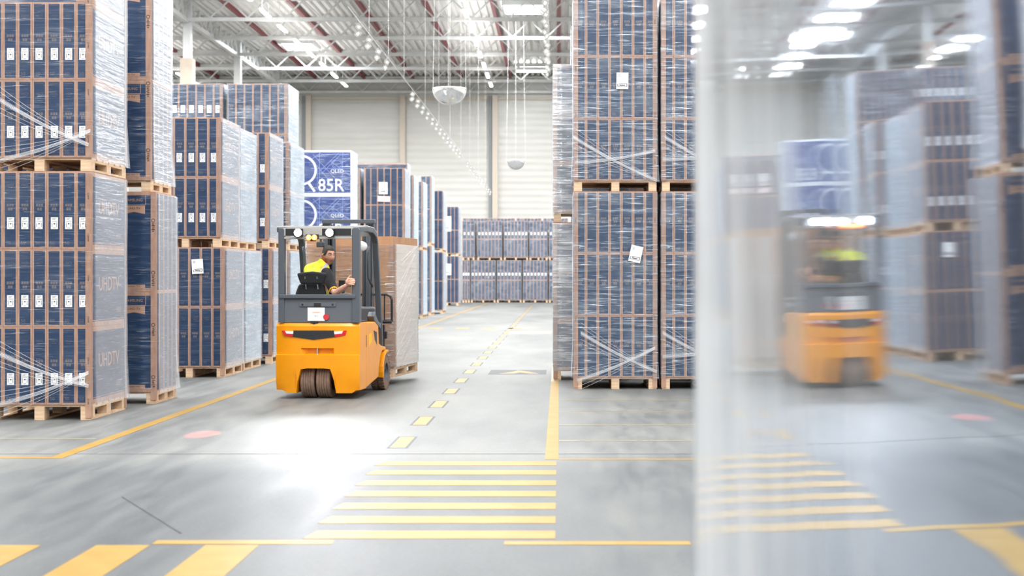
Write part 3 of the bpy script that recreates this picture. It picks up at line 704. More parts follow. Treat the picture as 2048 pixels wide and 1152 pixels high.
# ------------------------------------------------------------------ forklift
FO = Vector((-2.985, 17.85, 0)); TH = math.radians(5)
FF = Vector((math.sin(TH), math.cos(TH), 0)); FR = Vector((math.cos(TH), -math.sin(TH), 0))
def lp(px, py, yl):             # local point of the forklift at local depth yl behind that pixel
    a = (px - VX) / F           # X = a * Y
    # O + x R + yl F : X = a Y
    num = a * (FO.y + yl * FF.y) - FO.x - yl * FF.x
    xx = num / (FR.x - a * FR.y)
    Y = FO.y + xx * FR.y + yl * FF.y
    return Vector((xx, yl, HC - (py - VY) / F * Y))
def wl(p): return FO + FR * p[0] + FF * p[1] + Vector((0, 0, p[2]))
fk = empty('forklift', FO, -TH)
tag(fk, 'orange-yellow three-wheel electric forklift with dark grey cab carrying a wrapped brown load', 'forklift')
def part(name, mb, mats, parent=fk, smooth=False, bevel=0.0, label=None, **kw):
    o = mk(name, mb.mesh(name, [M[m] for m in (mats if isinstance(mats, (list, tuple)) else [mats])], smooth), parent, bevel=bevel, **kw)
    if label: o['label'] = label
    return o
# counterweight: columns across the width, arch for the steered wheels, lip at mid height
xs = [-0.525, -0.5, -0.45, -0.38, -0.3, -0.262, -0.258, -0.245, -0.2, -0.12, 0, 0.1, 0.17, 0.215, 0.232, 0.236, 0.28, 0.36, 0.43, 0.48, 0.51, 0.525]
def zfoot(x):
    if -0.26 < x < 0.234:
        t = min((x + 0.26) / 0.09, (0.234 - x) / 0.09, 1.0); return 0.08 + 0.30 * (1 - (1 - max(t, 0)) ** 3)
    return 0.075 if abs(x) < 0.44 else 0.11
def yrear(x, z):
    y = 0.05 * (abs(x) / 0.525) ** 5
    if z > 0.545: y += 0.022
    elif z < 0.5: y += 0.012 * (0.5 - z) / 0.5 + (0.025 if z < 0.17 else 0)
    if z > 0.9: y += (z - 0.9) * 0.6
    if 0.565 < z < 0.62 and abs(x) < 0.19: y += 0.06
    return y
mb = MB(); rows = []
zfr = [0.0, 0.12, 0.125, 0.4, 0.7, 1.0]
for x in xs:
    zf = zfoot(x); col = [zf + (0.53 - zf) * t for t in (0, 0.2, 0.5, 0.8, 1)] + [0.543, 0.55, 0.566, 0.585, 0.618, 0.63, 0.74, 0.86, 0.9, 0.935]
    rows.append([(x, yrear(x, z), z) for z in col] + [(x, 0.42, 0.935), (x, 0.42, zf)])
m_ = len(rows[0]); vs = [p for c in rows for p in c]
fs = [(i * m_ + j, (i + 1) * m_ + j, (i + 1) * m_ + (j + 1) % m_, i * m_ + (j + 1) % m_) for i in range(len(rows) - 1) for j in range(m_)]
fs += [tuple(range(m_)), tuple((len(rows) - 1) * m_ + k for k in range(m_))[::-1]]
mb.add(vs, fs)
cw = part('counterweight', mb, 'orange', smooth='auto')
mb = MB(); mb.box((0, 0.046, 0.592), (0.014, 0.014, 0.085)); part('tow_pin', mb, 'chrome')
mb = MB(); mb.box((-0.015, 0.4, 0.24), (0.46, 0.012, 0.27)); mb.box((-0.015, 0.24, 0.25), (0.04, 0.2, 0.22)); part('wheel_well_shade', mb, 'black')  # black plate stands in for the shade inside the arch
# chassis with footwell and front arches
mb = MB()
mb.prism([(0.425, 0.11), (0.8, 0.155), (1.17, 0.2), (1.2, 0.33), (1.27, 0.45), (1.4, 0.53), (1.62, 0.53), (1.62, 0.575), (1.36, 0.6), (1.2, 0.64), (1.14, 0.93), (0.425, 0.935)], 'X', -0.525, 0.525)
part('chassis', mb, 'orange', bevel=0.012)
for sx in (1, -1):
    mb = MB(); a = [(1.63 + 0.0 - 0.285 * math.cos(t), 0.25 + 0.285 * math.sin(t)) for t in [PI * k / 12 for k in range(-1, 8)]]
    bb = [(1.63 - 0.25 * math.cos(t), 0.25 + 0.25 * math.sin(t)) for t in [PI * k / 12 for k in range(-1, 8)]][::-1]
    mb.prism(a + bb, 'X', sx * 0.36, sx * 0.55); part('fender', mb, 'orange', bevel=0.006)
mb = MB(); e = 0.5262
mb.prism([(0.86, 0.82), (1.06, 0.79), (1.07, 0.62), (0.93, 0.7)], 'X', e - 0.004, e); part('side_vent', mb, 'black')
mb = MB(); mb.box((0.525, 0.44, 0.7), (0.004, 0.014, 0.15)); part('door_latch', mb, 'black')
mb = MB(); mb.prism([(0.57, 0.62), (0.75, 0.68), (0.75, 0.8), (0.57, 0.78)], 'X', 0.5255, 0.5265); part('data_plate', mb, 'vest_edge')
# rear visor and tail lamps
def yv(x): return yrear(x, 0.8) - 0.003
mb = MB(); P = [lp(x, y, 0.02) for x, y in ((587, 661), (668, 661), (670, 674), (627, 679.5), (586, 673.5))]
mb.prism([(p.x, p.z) for p in P], 'Y', 0.012, 0.03); part('rear_visor', mb, 'black', bevel=0.002)
for nm, red, wht in (('l', ((564, 661), (587, 673), (585, 674.5), (570, 671)), ((570, 662), (587, 662.5), (586.5, 668), (573, 667))),
                     ('r', ((693, 661), (690, 670), (670, 674.5), (669.5, 670)), ((668, 663), (686, 662), (684, 667), (669, 668.5)))):
    tl = None
    mb = MB(); rp = [lp(x, y, 0.02) for x, y in red]
    if nm == 'l': rp = [lp(x, y, 0.02) for x, y in ((563.5, 661), (570, 661.5), (574, 668), (586, 669), (585.5, 674), (569, 670.5))]
    else: rp = [lp(x, y, 0.02) for x, y in ((693, 661), (690.5, 670), (670, 674.5), (669, 669), (684, 667.5), (687, 661.5))]
    mb.prism([(p.x, p.z) for p in rp], 'Y', 0.014, 0.05); tl = part('tail_lamp', mb, 'red')
    mb = MB(); wp = [lp(x, y, 0.02) for x, y in wht]; mb.prism([(p.x, p.z) for p in wp], 'Y', 0.013, 0.05); part('reversing_lens', mb, 'lens', tl)
# hood panel and sill
mb = MB(); mb.box((0, 0.24, 1.09), (0.94, 0.36, 0.305)); part('hood', mb, 'grey_panel', bevel=0.012)
mb = MB(); mb.box((0, 0.052, 1.165), (0.46, 0.012, 0.05)); mb.box((0, 0.047, 1.165), (0.09, 0.012, 0.042), 1)
for sx in (-1, 1): mb.lathe([(0.0, 0.043), (0.014, 0.043), (0.014, 0.05)], 12, 'Y', (sx * 0.19, 0, 1.165), 1)
part('hood_grip', mb, ['grey_panel', 'black'], bevel=0.003)
mb = MB(); mb.box((0, 0.06, 1.265), (0.96, 0.07, 0.05)); part('sill_bar', mb, 'grey_metal', bevel=0.008)
mb = MB(); c = lp(632, 628.5, 0.045); mb.box((c.x, 0.053, c.z), (0.215, 0.004, 0.165), 0)
put_text(mb, 'JUNGHEINRICH', 0.02, lambda u, v: (c.x + u, 0.0505, c.z + 0.01 + v), 1, 0.02, width=0.1); put_text(mb, '701.1', 0.016, lambda u, v: (c.x + u, 0.0505, c.z - 0.03 + v), 2, 0.005)
part('sign_plate', mb, ['white', 'orange_print', 'ink'])
mb = MB(); c = lp(652, 634, 0.04); mb.lathe([(0.0, 0.044), (0.037, 0.044), (0.037, 0.05)], 20, 'Y', (c.x, 0, c.z)); part('round_sticker', mb, 'red_sticker')
mb = MB(); c = lp(628, 648, 0.03); mb.box((c.x, 0.045, 0.925), (0.03, 0.02, 0.05)); mb.box((c.x, 0.05, 0.945), (0.09, 0.04, 0.02)); part('hood_latch', mb, 'black')
# overhead guard
for sx, pxa, pxb in ((-1, 558, 570), (1, 705, 720)):
    a, b_ = lp(pxa, 600, 0.08).x, lp(pxb, 600, 0.08).x
    mb = MB(); mb.prism([(a, 0.94), (b_, 0.94), (b_, 2.09), (b_ - 0.015, 2.115), (a + 0.015, 2.115), (a, 2.09)], 'Y', 0.04, 0.13); part('rear_post', mb, 'grey_metal', bevel=0.008)
    x = (a + b_) / 2 if sx > 0 else (a + b_) / 2
    mb = MB(); xo = sx * 0.49
    pts = [(xo, 0.09, 2.09), (xo, 0.5, 2.11), (xo, 0.85, 2.1), (xo, 1.05, 2.05), (xo, 1.13, 1.96), (xo, 1.24, 1.5), (xo, 1.36, 1.0), (xo, 1.44, 0.6)]
    for p, q in zip(pts[:-1], pts[1:]): mb.bar(p, Vector(q) + (Vector(q) - Vector(p)).normalized() * 0.012, 0.075, 0.06)
    part('front_post', mb, 'grey_metal', bevel=0.01)
    mb = MB(); mb.tube([(xo - sx * 0.05, 1.0, 1.9), (xo - sx * 0.07, 0.98, 1.82), (xo - sx * 0.07, 1.02, 1.5), (xo - sx * 0.05, 1.18, 1.38)], 0.014, 8); part('grab_handle', mb, 'grey_metal', smooth=True)
mb = MB(); mb.box((-0.01, 0.08, 2.065), (0.94, 0.07, 0.1), 0); mb.box((-0.01, 0.08, 1.99), (0.94, 0.06, 0.03), 0)
for a, c in ((571, 606), (644, 702)):
    p, q = lp(a, 464, 0.04), lp(c, 464, 0.04); mb.box(((p.x + q.x) / 2, 0.045, 2.062), (q.x - p.x, 0.01, 0.085), 1)
part('cross_beam', mb, ['roof_grey', 'black'], bevel=0.004)
mb = MB()
for k in range(6): mb.box((0, 0.2 + k * 0.15, 2.115), (0.92, 0.03, 0.035))
mb.box((0, 1.03, 2.06), (0.94, 0.07, 0.05)); part('roof_bars', mb, 'roof_grey')
mb = MB(); [mb.prism([(0.1, 2.135), (0.5, 2.155), (0.85, 2.145), (1.06, 2.09), (1.06, 2.075), (0.85, 2.128), (0.5, 2.138), (0.1, 2.12)], 'X', xa, xb) for xa, xb in ((-0.53, -0.42), (0.42, 0.53))]; mb.box((0, 0.12, 2.13), (0.9, 0.05, 0.015)); mb.box((0, 1.03, 2.09), (0.9, 0.06, 0.02)); part('roof_shell', mb, 'roof_grey', bevel=0.004)
def spot(name, loc, target, size, en, col, blend, rad, parent=None):
    ld = bpy.data.lights.new(name, 'SPOT'); ld.energy = en; ld.spot_size = size; ld.spot_blend = blend; ld.color = col; ld.shadow_soft_size = rad
    o = bpy.data.objects.new(name, ld); C.objects.link(o); o.location = loc
    o.rotation_euler = (Vector(target) - Vector(loc)).to_track_quat('-Z', 'Y').to_euler(); return o
for px, tx in ((597, 600), (660, 690)):
    c = lp(px, 465.5, 0.0); mb = MB(); mb.box((c.x, 0.0, c.z), (0.1, 0.06, 0.1), 0); mb.lathe([(0.0, -0.034), (0.046, -0.034), (0.048, -0.028)], 20, 'Y', (c.x, 0, c.z), 1); mb.box((c.x, 0.035, c.z), (0.03, 0.03, 0.03), 0)
    part('work_lamp', mb, ['black', 'lamp_on'], bevel=0.004)
    spot('work_light', wl((c.x, -0.06, c.z)), G(tx, 872), math.radians(50), 130, (0.95, 0.97, 1), 1.0, 0.05)
c = lp(623, 475, -0.02); mb = MB(); mb.box((c.x, 0.02, c.z + 0.01), (0.15, 0.06, 0.06), 0)
for sx in (-1, 1): mb.lathe([(0.0, -0.034), (0.03, -0.032), (0.034, -0.02)], 16, 'Y', (c.x + sx * 0.035, 0, c.z), 1); mb.lathe([(0.0, -0.038), (0.014, -0.037)], 12, 'Y', (c.x + sx * 0.035, 0, c.z), 2)
mb.box((c.x, 0.05, c.z - 0.03), (0.06, 0.05, 0.03), 0)
part('warning_lamp', mb, ['black', 'red_on', 'amber_on'], bevel=0.003)
spot('red_spot_light', wl((c.x - 0.25, -0.03, 2.02)), G(405, 868), math.radians(4.4), 900, (1, 0.12, 0.08), 0.6, 0.02)
mb = MB(); mb.lathe([(0.0, 0.7), (0.05, 0.705), (0.065, 0.725), (0.06, 0.8), (0.0, 0.82)], 16, 'Y', (0.4, 0, 1.9)); part('front_lamp', mb, 'lens', smooth=True)
mb = MB(); c = lp(641, 489, 0.85); mb.box((c.x, 0.85, c.z), (0.1, 0.05, 0.07)); mb.box((c.x, 0.87, c.z + 0.09), (0.03, 0.03, 0.13)); part('cab_mirror', mb, 'grey_metal', bevel=0.01)
# mast
for sx in (-1, 1):
    mb = MB(); x = sx * 0.31
    mb.box((x, 1.72, 1.17), (0.035, 0.15, 2.1), 0); mb.box((x - sx * 0.03, 1.655, 1.17), (0.07, 0.02, 2.1), 0); mb.box((x - sx * 0.03, 1.785, 1.17), (0.07, 0.02, 2.1), 0)
    part('mast_rail', mb, 'mast', bevel=0.003)
    mb = MB(); mb.tube([(x - sx * 0.1, 1.72, 0.15), (x - sx * 0.1, 1.72, 2.1)], 0.028, 10); mb.box((x - sx * 0.02, 1.6, 1.25), (0.06, 0.03, 1.7)); part('lift_cylinder', mb, 'grey_metal', smooth=False)
mb = MB(); mb.box((0, 1.72, 2.255), (0.72, 0.1, 0.05), 0); mb.box((0.3, 1.72, 2.18), (0.1, 0.12, 0.11), 1); mb.box((-0.3, 1.72, 2.18), (0.1, 0.12, 0.11), 1); m2 = MB(); m2.box((0, 1.72, 0.35), (0.6, 0.08, 0.12)); part('mast_tie', m2, 'mast')
part('mast_crosshead', mb, ['grey_metal', 'mast'], bevel=0.006)
mb = MB()
for zz in (0.35, 0.72): mb.box((0, 1.88, zz), (0.98, 0.05, 0.1))
for sx in (-1, 1): mb.box((sx * 0.42, 1.86, 0.55), (0.09, 0.06, 0.62)); mb.box((sx * 0.25, 1.83, 0.8), (0.08, 0.08, 0.3))
part('fork_carriage', mb, 'mast', bevel=0.006)
mb = MB(); hw = 0.55
fr_ = [(-hw, 1.9, 0.9), (-hw, 1.9, 1.2), (-hw + 0.02, 1.9, 1.245), (-hw + 0.07, 1.9, 1.27), (hw - 0.07, 1.9, 1.27), (hw - 0.02, 1.9, 1.245), (hw, 1.9, 1.2), (hw, 1.9, 0.9)]
mb.tube(fr_, 0.016, 8); mb.tube([(-hw, 1.9, 0.9), (hw, 1.9, 0.9)], 0.025, 8)
for k in range(-3, 4): mb.tube([(k * 0.15, 1.9, 0.88), (k * 0.15, 1.9, 1.27)], 0.01, 6)
for sx in (-1, 1): mb.box((sx * 0.3, 1.9, 0.8), (0.06, 0.04, 0.25))
part('load_backrest', mb, 'mast')
for sx in (-1, 1):
    mb = MB(); mb.prism([(1.9, 0.16), (1.9, 0.75), (1.935, 0.75), (1.935, 0.195), (3.0, 0.18), (3.0, 0.17), (1.93, 0.155)], 'X', sx * 0.3 - 0.21, sx * 0.3 - 0.11)
    part('fork', mb, 'mast', bevel=0.004)
# wheels
def wheel(name, c, r, w, groove=4, lug=False):
    mb = MB(); h = w / 2; pf = [(r * 0.55, -h), (r * 0.94, -h), (r * 0.985, -h + 0.008)]
    for k in range(groove + 1):
        a = -h + 0.012 + (w - 0.024) * k / (groove + 1); b_ = -h + 0.012 + (w - 0.024) * (k + 1) / (groove + 1)
        pf += [(r, a + 0.003), (r, b_ - 0.003)]
        if k < groove: pf += [(r - 0.008, b_ - 0.002), (r - 0.008, b_ + 0.002)]
    pf += [(r * 0.985, h - 0.008), (r * 0.94, h), (r * 0.55, h)]
    mb.lathe(pf, 40, 'X')
    if lug:
        for k in range(26):
            a = 2 * PI * k / 26
            for sx in (-1, 1): mb.box((sx * h * 0.62, math.cos(a + sx * 0.1) * r * 0.99, math.sin(a + sx * 0.1) * r * 0.99), (w * 0.42, 0.03, 0.022), 0, Euler((a + sx * 0.1 - PI / 2, 0, 0)))
    t = part(name, mb, 'rubber', loc=c)
    mb = MB(); mb.lathe([(0.0, h * 0.5), (r * 0.2, h * 0.5), (r * 0.22, h * 0.75), (r * 0.5, h * 0.55), (r * 0.56, h * 0.98), (r * 0.56, -h * 0.98), (r * 0.5, -h * 0.55), (r * 0.22, -h * 0.75), (r * 0.2, -h * 0.5), (0, -h * 0.5)], 28, 'X')
    part('rim', mb, 'grey_metal', t)
for px in (620.5, 652):
    wheel('rear_wheel', (lp(px, 790, 0.23).x, 0.28, 0.221), 0.22, 0.175)
for sx in (-1, 1): wheel('front_wheel', (sx * 0.45, 1.63, 0.233), 0.228, 0.17, 1, True)
mb = MB(); mb.tube([(-0.36, 1.63, 0.233), (0.36, 1.63, 0.233)], 0.07, 12); part('drive_axle', mb, 'black')
# seat, controls
sx0 = lp(627, 580, 0.5).x
seat = empty('seat', (0, 0, 0)); seat.parent = fk
mb = MB(); mb.box((sx0, 0.82, 0.945), (0.47, 0.5, 0.08)); part('seat_cushion', mb, 'seat', seat, bevel=0.035)
mb = MB(); c = lp(627, 583, 0.5); mb.prism([(c.x - 0.235, 0.98), (c.x + 0.16, 0.98), (c.x + 0.16, 1.3), (c.x + 0.13, 1.42), (c.x - 0.19, 1.42), (c.x - 0.235, 1.3)], 'Y', 0.485, 0.56); part('seat_back', mb, 'seat', seat, bevel=0.03)
hp = lp(626, 556, 0.48); mb = MB(); mb.prism([(hp.x - 0.2, hp.z + 0.06), (hp.x - 0.15, hp.z - 0.08), (hp.x + 0.14, hp.z - 0.08), (hp.x + 0.185, hp.z + 0.06), (hp.x, hp.z + 0.085)], 'Y', 0.42, 0.49); hr = part('headrest', mb, 'seat', seat, bevel=0.025)
for px in (610, 634): 
    c = lp(px, 560, 0.42); mb = MB(); mb.tube([(c.x, 0.415, hp.z + 0.02), (c.x, 0.478, hp.z - 0.14)], 0.008, 8); part('headrest_rod', mb, 'chrome', hr)
mb = MB(); mb.box((0, 0.78, 0.94), (0.9, 0.7, 0.012)); mb.box((sx0, 0.8, 0.943), (0.3, 0.35, 0.02)); part('seat_base', mb, 'black')
a = lp(686, 590, 0.7); mb = MB(); mb.box((a.x + 0.02, 0.78, 1.27), (0.16, 0.4, 0.05)); mb.box((a.x + 0.03, 0.8, 1.1), (0.06, 0.1, 0.3)); part('armrest', mb, 'black', bevel=0.015)
a = lp(684, 567, 0.95); mb = MB(); mb.box((a.x, 0.95, a.z), (0.08, 0.05, 0.09)); mb.tube([(a.x + 0.02, 0.94, 1.28), (a.x + 0.02, 0.95, a.z)], 0.018, 8); mb.lathe([(0, -0.02), (0.025, -0.015), (0.025, 0.015), (0, 0.02)], 12, 'X', (a.x + 0.1, 0.95, a.z - 0.02)); part('control_levers', mb, 'black', bevel=0.008)
mb = MB(); mb.tube([(-0.12, 1.3, 0.62), (-0.12, 1.12, 1.22)], 0.04, 10); n = 24
mb.tube([(-0.12 + 0.16 * math.cos(2 * PI * k / n), 1.1 + 0.15 * math.sin(2 * PI * k / n), 1.3 + 0.05 * math.sin(2 * PI * k / n)) for k in range(n + 1)], 0.013, 8); part('steering_wheel', mb, 'black', smooth=True)
mb = MB(); mb.box((-0.05, 1.53, 0.86), (0.9, 0.12, 0.5)); part('dashboard', mb, 'grey_panel', bevel=0.03)
mb = MB(); mb.prism([(0.85, 1.0), (0.95, 1.06), (1.02, 1.0), (1.15, 0.93), (1.3, 0.9), (1.3, 0.82), (1.12, 0.87), (0.9, 0.94)], 'X', 0.44, 0.53); part('step_guard', mb, 'grey_panel', bevel=0.01)
# the load: wrapped brown cartons on a pallet, carried on the forks
LT = math.radians(8); LO = wl((0, 0, 0)); 
near = Vector(W(786, 750, 20.25)); near.z = 0.1
lr = Vector((math.cos(LT), -math.sin(LT), 0)); lf_ = Vector((math.sin(LT), math.cos(LT), 0))
LW, LD = 1.25, 1.45
ctr = near - lr * (LW / 2) + lf_ * (LD / 2)
pr = pallet(ctr.x - LW / 2, ctr.x + LW / 2, ctr.y - LD / 2, ctr.y + LD / 2, 0.1, 0.145, 'pale wooden pallet lifted on the forklift forks under brown cartons')
pr.rotation_euler = (0, 0, -LT)
mb = MB(); cw_ = LW / 3; hh = 1.83
mb.box((0, 0, hh / 2), (cw_ - 0.004, LD - 0.004, hh - 0.002), 0)
for v0, v1, u0, u1 in ((1.62, 1.66, -0.14, 0.1), (1.55, 1.58, -0.08, -0.02), (1.55, 1.58, 0.02, 0.1)): mb.box(((u0 + u1) / 2, -LD / 2 + 0.001, (v0 + v1) / 2), (u1 - u0, 0.004, v1 - v0), 1)
mb.box((0, -LD / 2 + 0.0015, 1.16), (0.012, 0.002, 0.4), 1)
bcm = mb.mesh('cardboard_carton', [M['brown'], M['kraft']])
for i, w_ in enumerate(('nearest the mast handle side', 'middle', 'far')):
    p = near - lr * (cw_ * (i + 0.5)) + lf_ * (LD / 2)
    o = mk('cardboard_carton', bcm, loc=(p.x, p.y, 0.2465), rot=(0, 0, -LT))
    tag(o, ('tall brown carton on the forklift pallet, against the aisle centre line', 'tall brown carton on the forklift pallet, between two others', 'tall brown carton on the forklift pallet, against the stacks')[i], 'carton', 'brown cartons carried by the forklift')
o = film(-LW / 2, LW / 2, 0, LD, 0.0, hh - 0.1, 'crinkled stretch wrap around the brown cartons on the forklift', 'film_brown', seed=99)
q = near - lr * (LW / 2); o.location = (q.x - lf_.x * 0.014, q.y - lf_.y * 0.014, 0.24); o.rotation_euler = (0, 0, -LT)
mb = MB(); rn = random.Random(21)
hw = LW / 2 + 0.024
for k in range(16):
    t0 = rn.uniform(-0.2, 1.5); y0 = rn.uniform(0.05, 0.5); mb.tube([(hw, y0, max(0.02, t0)), (hw, min(LD, y0 + 0.9), min(hh - 0.1, max(0.02, t0) + rn.uniform(0.25, 0.6)))], 0.0025, 4)
mk('film_strand', mb.mesh('film_strand', [M['strand']]), o)
for i in (0, 1):
    p = near if i == 0 else near + lf_ * LD
    o = corner(0, 0, -1, 1 if i == 0 else -1, 0.25, 0.25 + hh - 0.12, 'kraft edge board at %s corner of the carried brown load' % ('the mast-side' if i == 0 else 'the outer'), 0.075)
    o.location = (p.x, p.y, 0.25); o.rotation_euler = (0, 0, -LT)

# ------------------------------------------------------------------ driver
def skin_mesh(verts, edges, radii, sub=2, root=0):
    me = bpy.data.meshes.new('sk'); me.from_pydata(verts, edges, []); o = bpy.data.objects.new('sk', me); C.objects.link(o)
    o.modifiers.new('s', 'SKIN'); sb = o.modifiers.new('u', 'SUBSURF'); sb.levels = sub; sb.render_levels = sub
    for i, v in enumerate(me.skin_vertices[0].data):
        r_ = radii[i]; v.radius = r_ if isinstance(r_, tuple) else (r_, r_); v.use_root = (i == root)
    dg = bpy.context.evaluated_depsgraph_get(); dg.update()
    res = bpy.data.meshes.new_from_object(o.evaluated_get(dg))
    bpy.data.objects.remove(o); bpy.data.meshes.remove(me); return res
def chain(*chains):
    """chains of (point, radius); a chain may start with the index of an earlier point"""
    v, e, r_ = [], [], []
    for ch in chains:
        prev = None
        for it in ch:
            if isinstance(it, int): prev = it; continue
            v.append(tuple(it[0])); r_.append(it[1]); i = len(v) - 1
            if prev is not None: e.append((prev, i))
            prev = i
    return v, e, r_
D = lambda px, py, yl: wl(lp(px, py, yl))
pelvis = wl((-0.2, 0.8, 1.13)); belly = wl((-0.19, 0.76, 1.28)); chest = wl((-0.165, 0.76, 1.48)); neckb = D(645, 529, 0.78); 
rsh = D(653, 547, 0.66); lsh = D(621, 541, 0.92)
relb = D(669.5, 587, 0.42); rwr = D(697, 569, 0.2); rhand = D(705, 563, 0.12)
lelb = wl((-0.4, 1.08, 1.28)); lwr = wl((-0.3, 1.12, 1.39))
HCen = D(657, 511, 0.80)
fdir = Vector((0.62, -0.78, -0.06)).normalized(); nk2 = HCen - fdir * 0.03 + Vector((0, 0, -0.065))
hips = [wl((-0.29, 0.84, 1.11)), wl((-0.1, 0.84, 1.11))]; knees = [wl((-0.31, 1.2, 1.14)), wl((0.03, 1.2, 1.14))]; ank = [wl((-0.31, 1.285, 0.75)), wl((0.03, 1.285, 0.75))]
cv, ce, cr = chain(((pelvis), (0.15, 0.11)) and [(pelvis, (0.14, 0.1)), (belly, (0.13, 0.1)), (chest, (0.15, 0.105)), (neckb, 0.062), (nk2, 0.056)],
                   [2, (rsh, 0.062), ((rsh + relb) / 2, 0.05), (relb, 0.043), ((relb + rwr) / 2, 0.042), (rwr, 0.028), (rwr.lerp(rhand, 0.6), 0.028)],
                   [2, (lsh, 0.06), ((lsh + lelb) / 2, 0.05), (lelb, 0.043), ((lelb + lwr) / 2, 0.038), (lwr, 0.028), (lwr + Vector((0.05, 0, 0)), 0.028)],
                   [0, (hips[0], 0.085), (knees[0], 0.062), ((knees[0] + ank[0]) / 2, 0.055), (ank[0], 0.04)], [0, (hips[1], 0.085), (knees[1], 0.062), ((knees[1] + ank[1]) / 2, 0.055), (ank[1], 0.04)])
pieces = [skin_mesh(cv, ce, cr)]
# right hand closed on the cab post: palm plus four bent fingers and a thumb
post_x = lp(705, 563, 0.085).x; hz0 = lp(706, 563, 0.1).z
fz = wl
palm = skin_mesh(*chain([(wl((post_x - 0.075, 0.1, hz0 - 0.01)), (0.024, 0.036)), (wl((post_x - 0.045, 0.028, hz0)), (0.022, 0.04)), (wl((post_x - 0.01, 0.008, hz0)), (0.016, 0.04))]))
pieces.append(palm)
for k in range(4):
    zz = hz0 + 0.034 - k * 0.022; ln = (0.046, 0.054, 0.05, 0.04)[k]; yb = -0.004
    pieces.append(skin_mesh(*chain([(wl((post_x - 0.04, 0.02, zz)), 0.0105), (wl((post_x - 0.012, yb, zz)), 0.0105), (wl((post_x + ln * 0.4, yb + 0.002, zz - 0.003)), 0.0098), (wl((post_x + ln * 0.85, yb + 0.018, zz - 0.006)), 0.0088), (wl((post_x + ln, yb + 0.03, zz - 0.008)), 0.0075)])))
pieces.append(skin_mesh(*chain([(wl((post_x - 0.06, 0.07, hz0 + 0.02)), 0.014), (wl((post_x - 0.04, 0.06, hz0 + 0.05)), 0.0115), (wl((post_x - 0.028, 0.06, hz0 + 0.066)), 0.0105), (wl((post_x - 0.016, 0.045, hz0 + 0.074)), 0.009)])))
for k in range(4):
    p0 = lwr + Vector((0.05, 0.0, 0.02 - k * 0.018)); pieces.append(skin_mesh(*chain([(p0, 0.0095), (p0 + Vector((0.04, 0.01, 0.0)), 0.009), (p0 + Vector((0.06, -0.01, -0.02)), 0.008), (p0 + Vector((0.05, -0.03, -0.03)), 0.007)])))
pieces.append(skin_mesh(*chain([(lwr + Vector((0.03, -0.02, 0.02)), 0.012), (lwr + Vector((0.06, -0.04, 0.03)), 0.01), (lwr + Vector((0.08, -0.045, 0.02)), 0.009)])))
# head, own frame: y' forward (face), x' his right-to-left as seen from the front
fdir = Vector((0.62, -0.78, -0.06)).normalized(); hup = Vector((0.05, 0.0, 1.0)); hx = fdir.cross(hup).normalized(); hup = hx.cross(fdir).normalized()
HR = Matrix((hx, fdir, hup)).transposed()
def gs(a, b, s): return math.exp(-((a * a) + (b * b)) / (2 * s * s))
def head_pt(th, ph):            # th: azimuth from the face direction, ph: elevation
    x = math.cos(ph) * math.sin(th); y = math.cos(ph) * math.cos(th); z = math.sin(ph)
    p = Vector((x * 0.077, y * 0.099, z * 0.122))
    if z < 0: 
        t = min(1, -z); p.x *= 1 - 0.30 * t; p.y = p.y * (1 - 0.1 * t) + (0.018 * t if y > 0 else 0.012 * t)
    if y > 0.2: p.y *= 0.96
    fx, fz_ = x, z
    if y > 0:
        p.y += 0.030 * gs(fx / 0.16, (fz_ + 0.22) / 0.17, 1) + 0.016 * gs(fx / 0.11, (fz_ - 0.0) / 0.2, 1)     # nose
        p.y += 0.006 * gs(fx / 0.5, (fz_ - 0.2) / 0.07, 1)                                                  # brow
        for sx in (-1, 1): p.y -= 0.012 * gs((fx - sx * 0.36) / 0.16, (fz_ - 0.05) / 0.09, 1); p.y += 0.004 * gs((fx - sx * 0.5) / 0.2, (fz_ + 0.2) / 0.14, 1)
        p.y += 0.008 * gs(fx / 0.25, (fz_ + 0.47) / 0.05, 1) + 0.008 * gs(fx / 0.24, (fz_ + 0.58) / 0.05, 1) - 0.004 * gs(fx / 0.3, (fz_ + 0.525) / 0.022, 1)   # lips
        p.y += 0.012 * gs(fx / 0.3, (fz_ + 0.8) / 0.13, 1)                                                  # chin
    return p
hv, hf = [], []; nt, npz = 72, 52
for j in range(npz + 1):
    for i in range(nt): hv.append(head_pt(2 * PI * i / nt, -PI / 2 + PI * j / npz))
for j in range(npz):
    for i in range(nt): hf.append((j * nt + i, j * nt + (i + 1) % nt, (j + 1) * nt + (i + 1) % nt, (j + 1) * nt + i))
mbh = MB(); mbh.add([HCen + HR @ p for p in hv], hf)
for sx in (-1, 1):              # ears
    pts = [HCen + HR @ Vector((sx * (0.072 + 0.012 * math.sin(PI * k / 6)), -0.012 - 0.012 * math.cos(PI * k / 6), -0.03 + 0.058 * k / 6)) for k in range(7)]
    mbh.tube(pts, [0.006, 0.009, 0.01, 0.011, 0.012, 0.011, 0.006], 8)
pieces.append(mbh.mesh('hd', [], fix=True))
bmj = bmesh.new()
for p in pieces: bmj.from_mesh(p)
bme = bpy.data.meshes.new('person'); bmj.to_mesh(bme); bmj.free()
tmp = bpy.data.objects.new('tmp', bme); C.objects.link(tmp); rm = tmp.modifiers.new('r', 'REMESH'); rm.mode = 'VOXEL'; rm.voxel_size = 0.0055; sm = tmp.modifiers.new('s', 'SMOOTH'); sm.factor = 0.4; sm.iterations = 2
dg = bpy.context.evaluated_depsgraph_get(); dg.update(); body = bpy.data.meshes.new_from_object(tmp.evaluated_get(dg)); bpy.data.objects.remove(tmp)
body.name = 'person'; body.materials.clear()
for m_n in ('skin', 'beard', 'lip'): body.materials.append(M[m_n])
HI = HR.transposed()
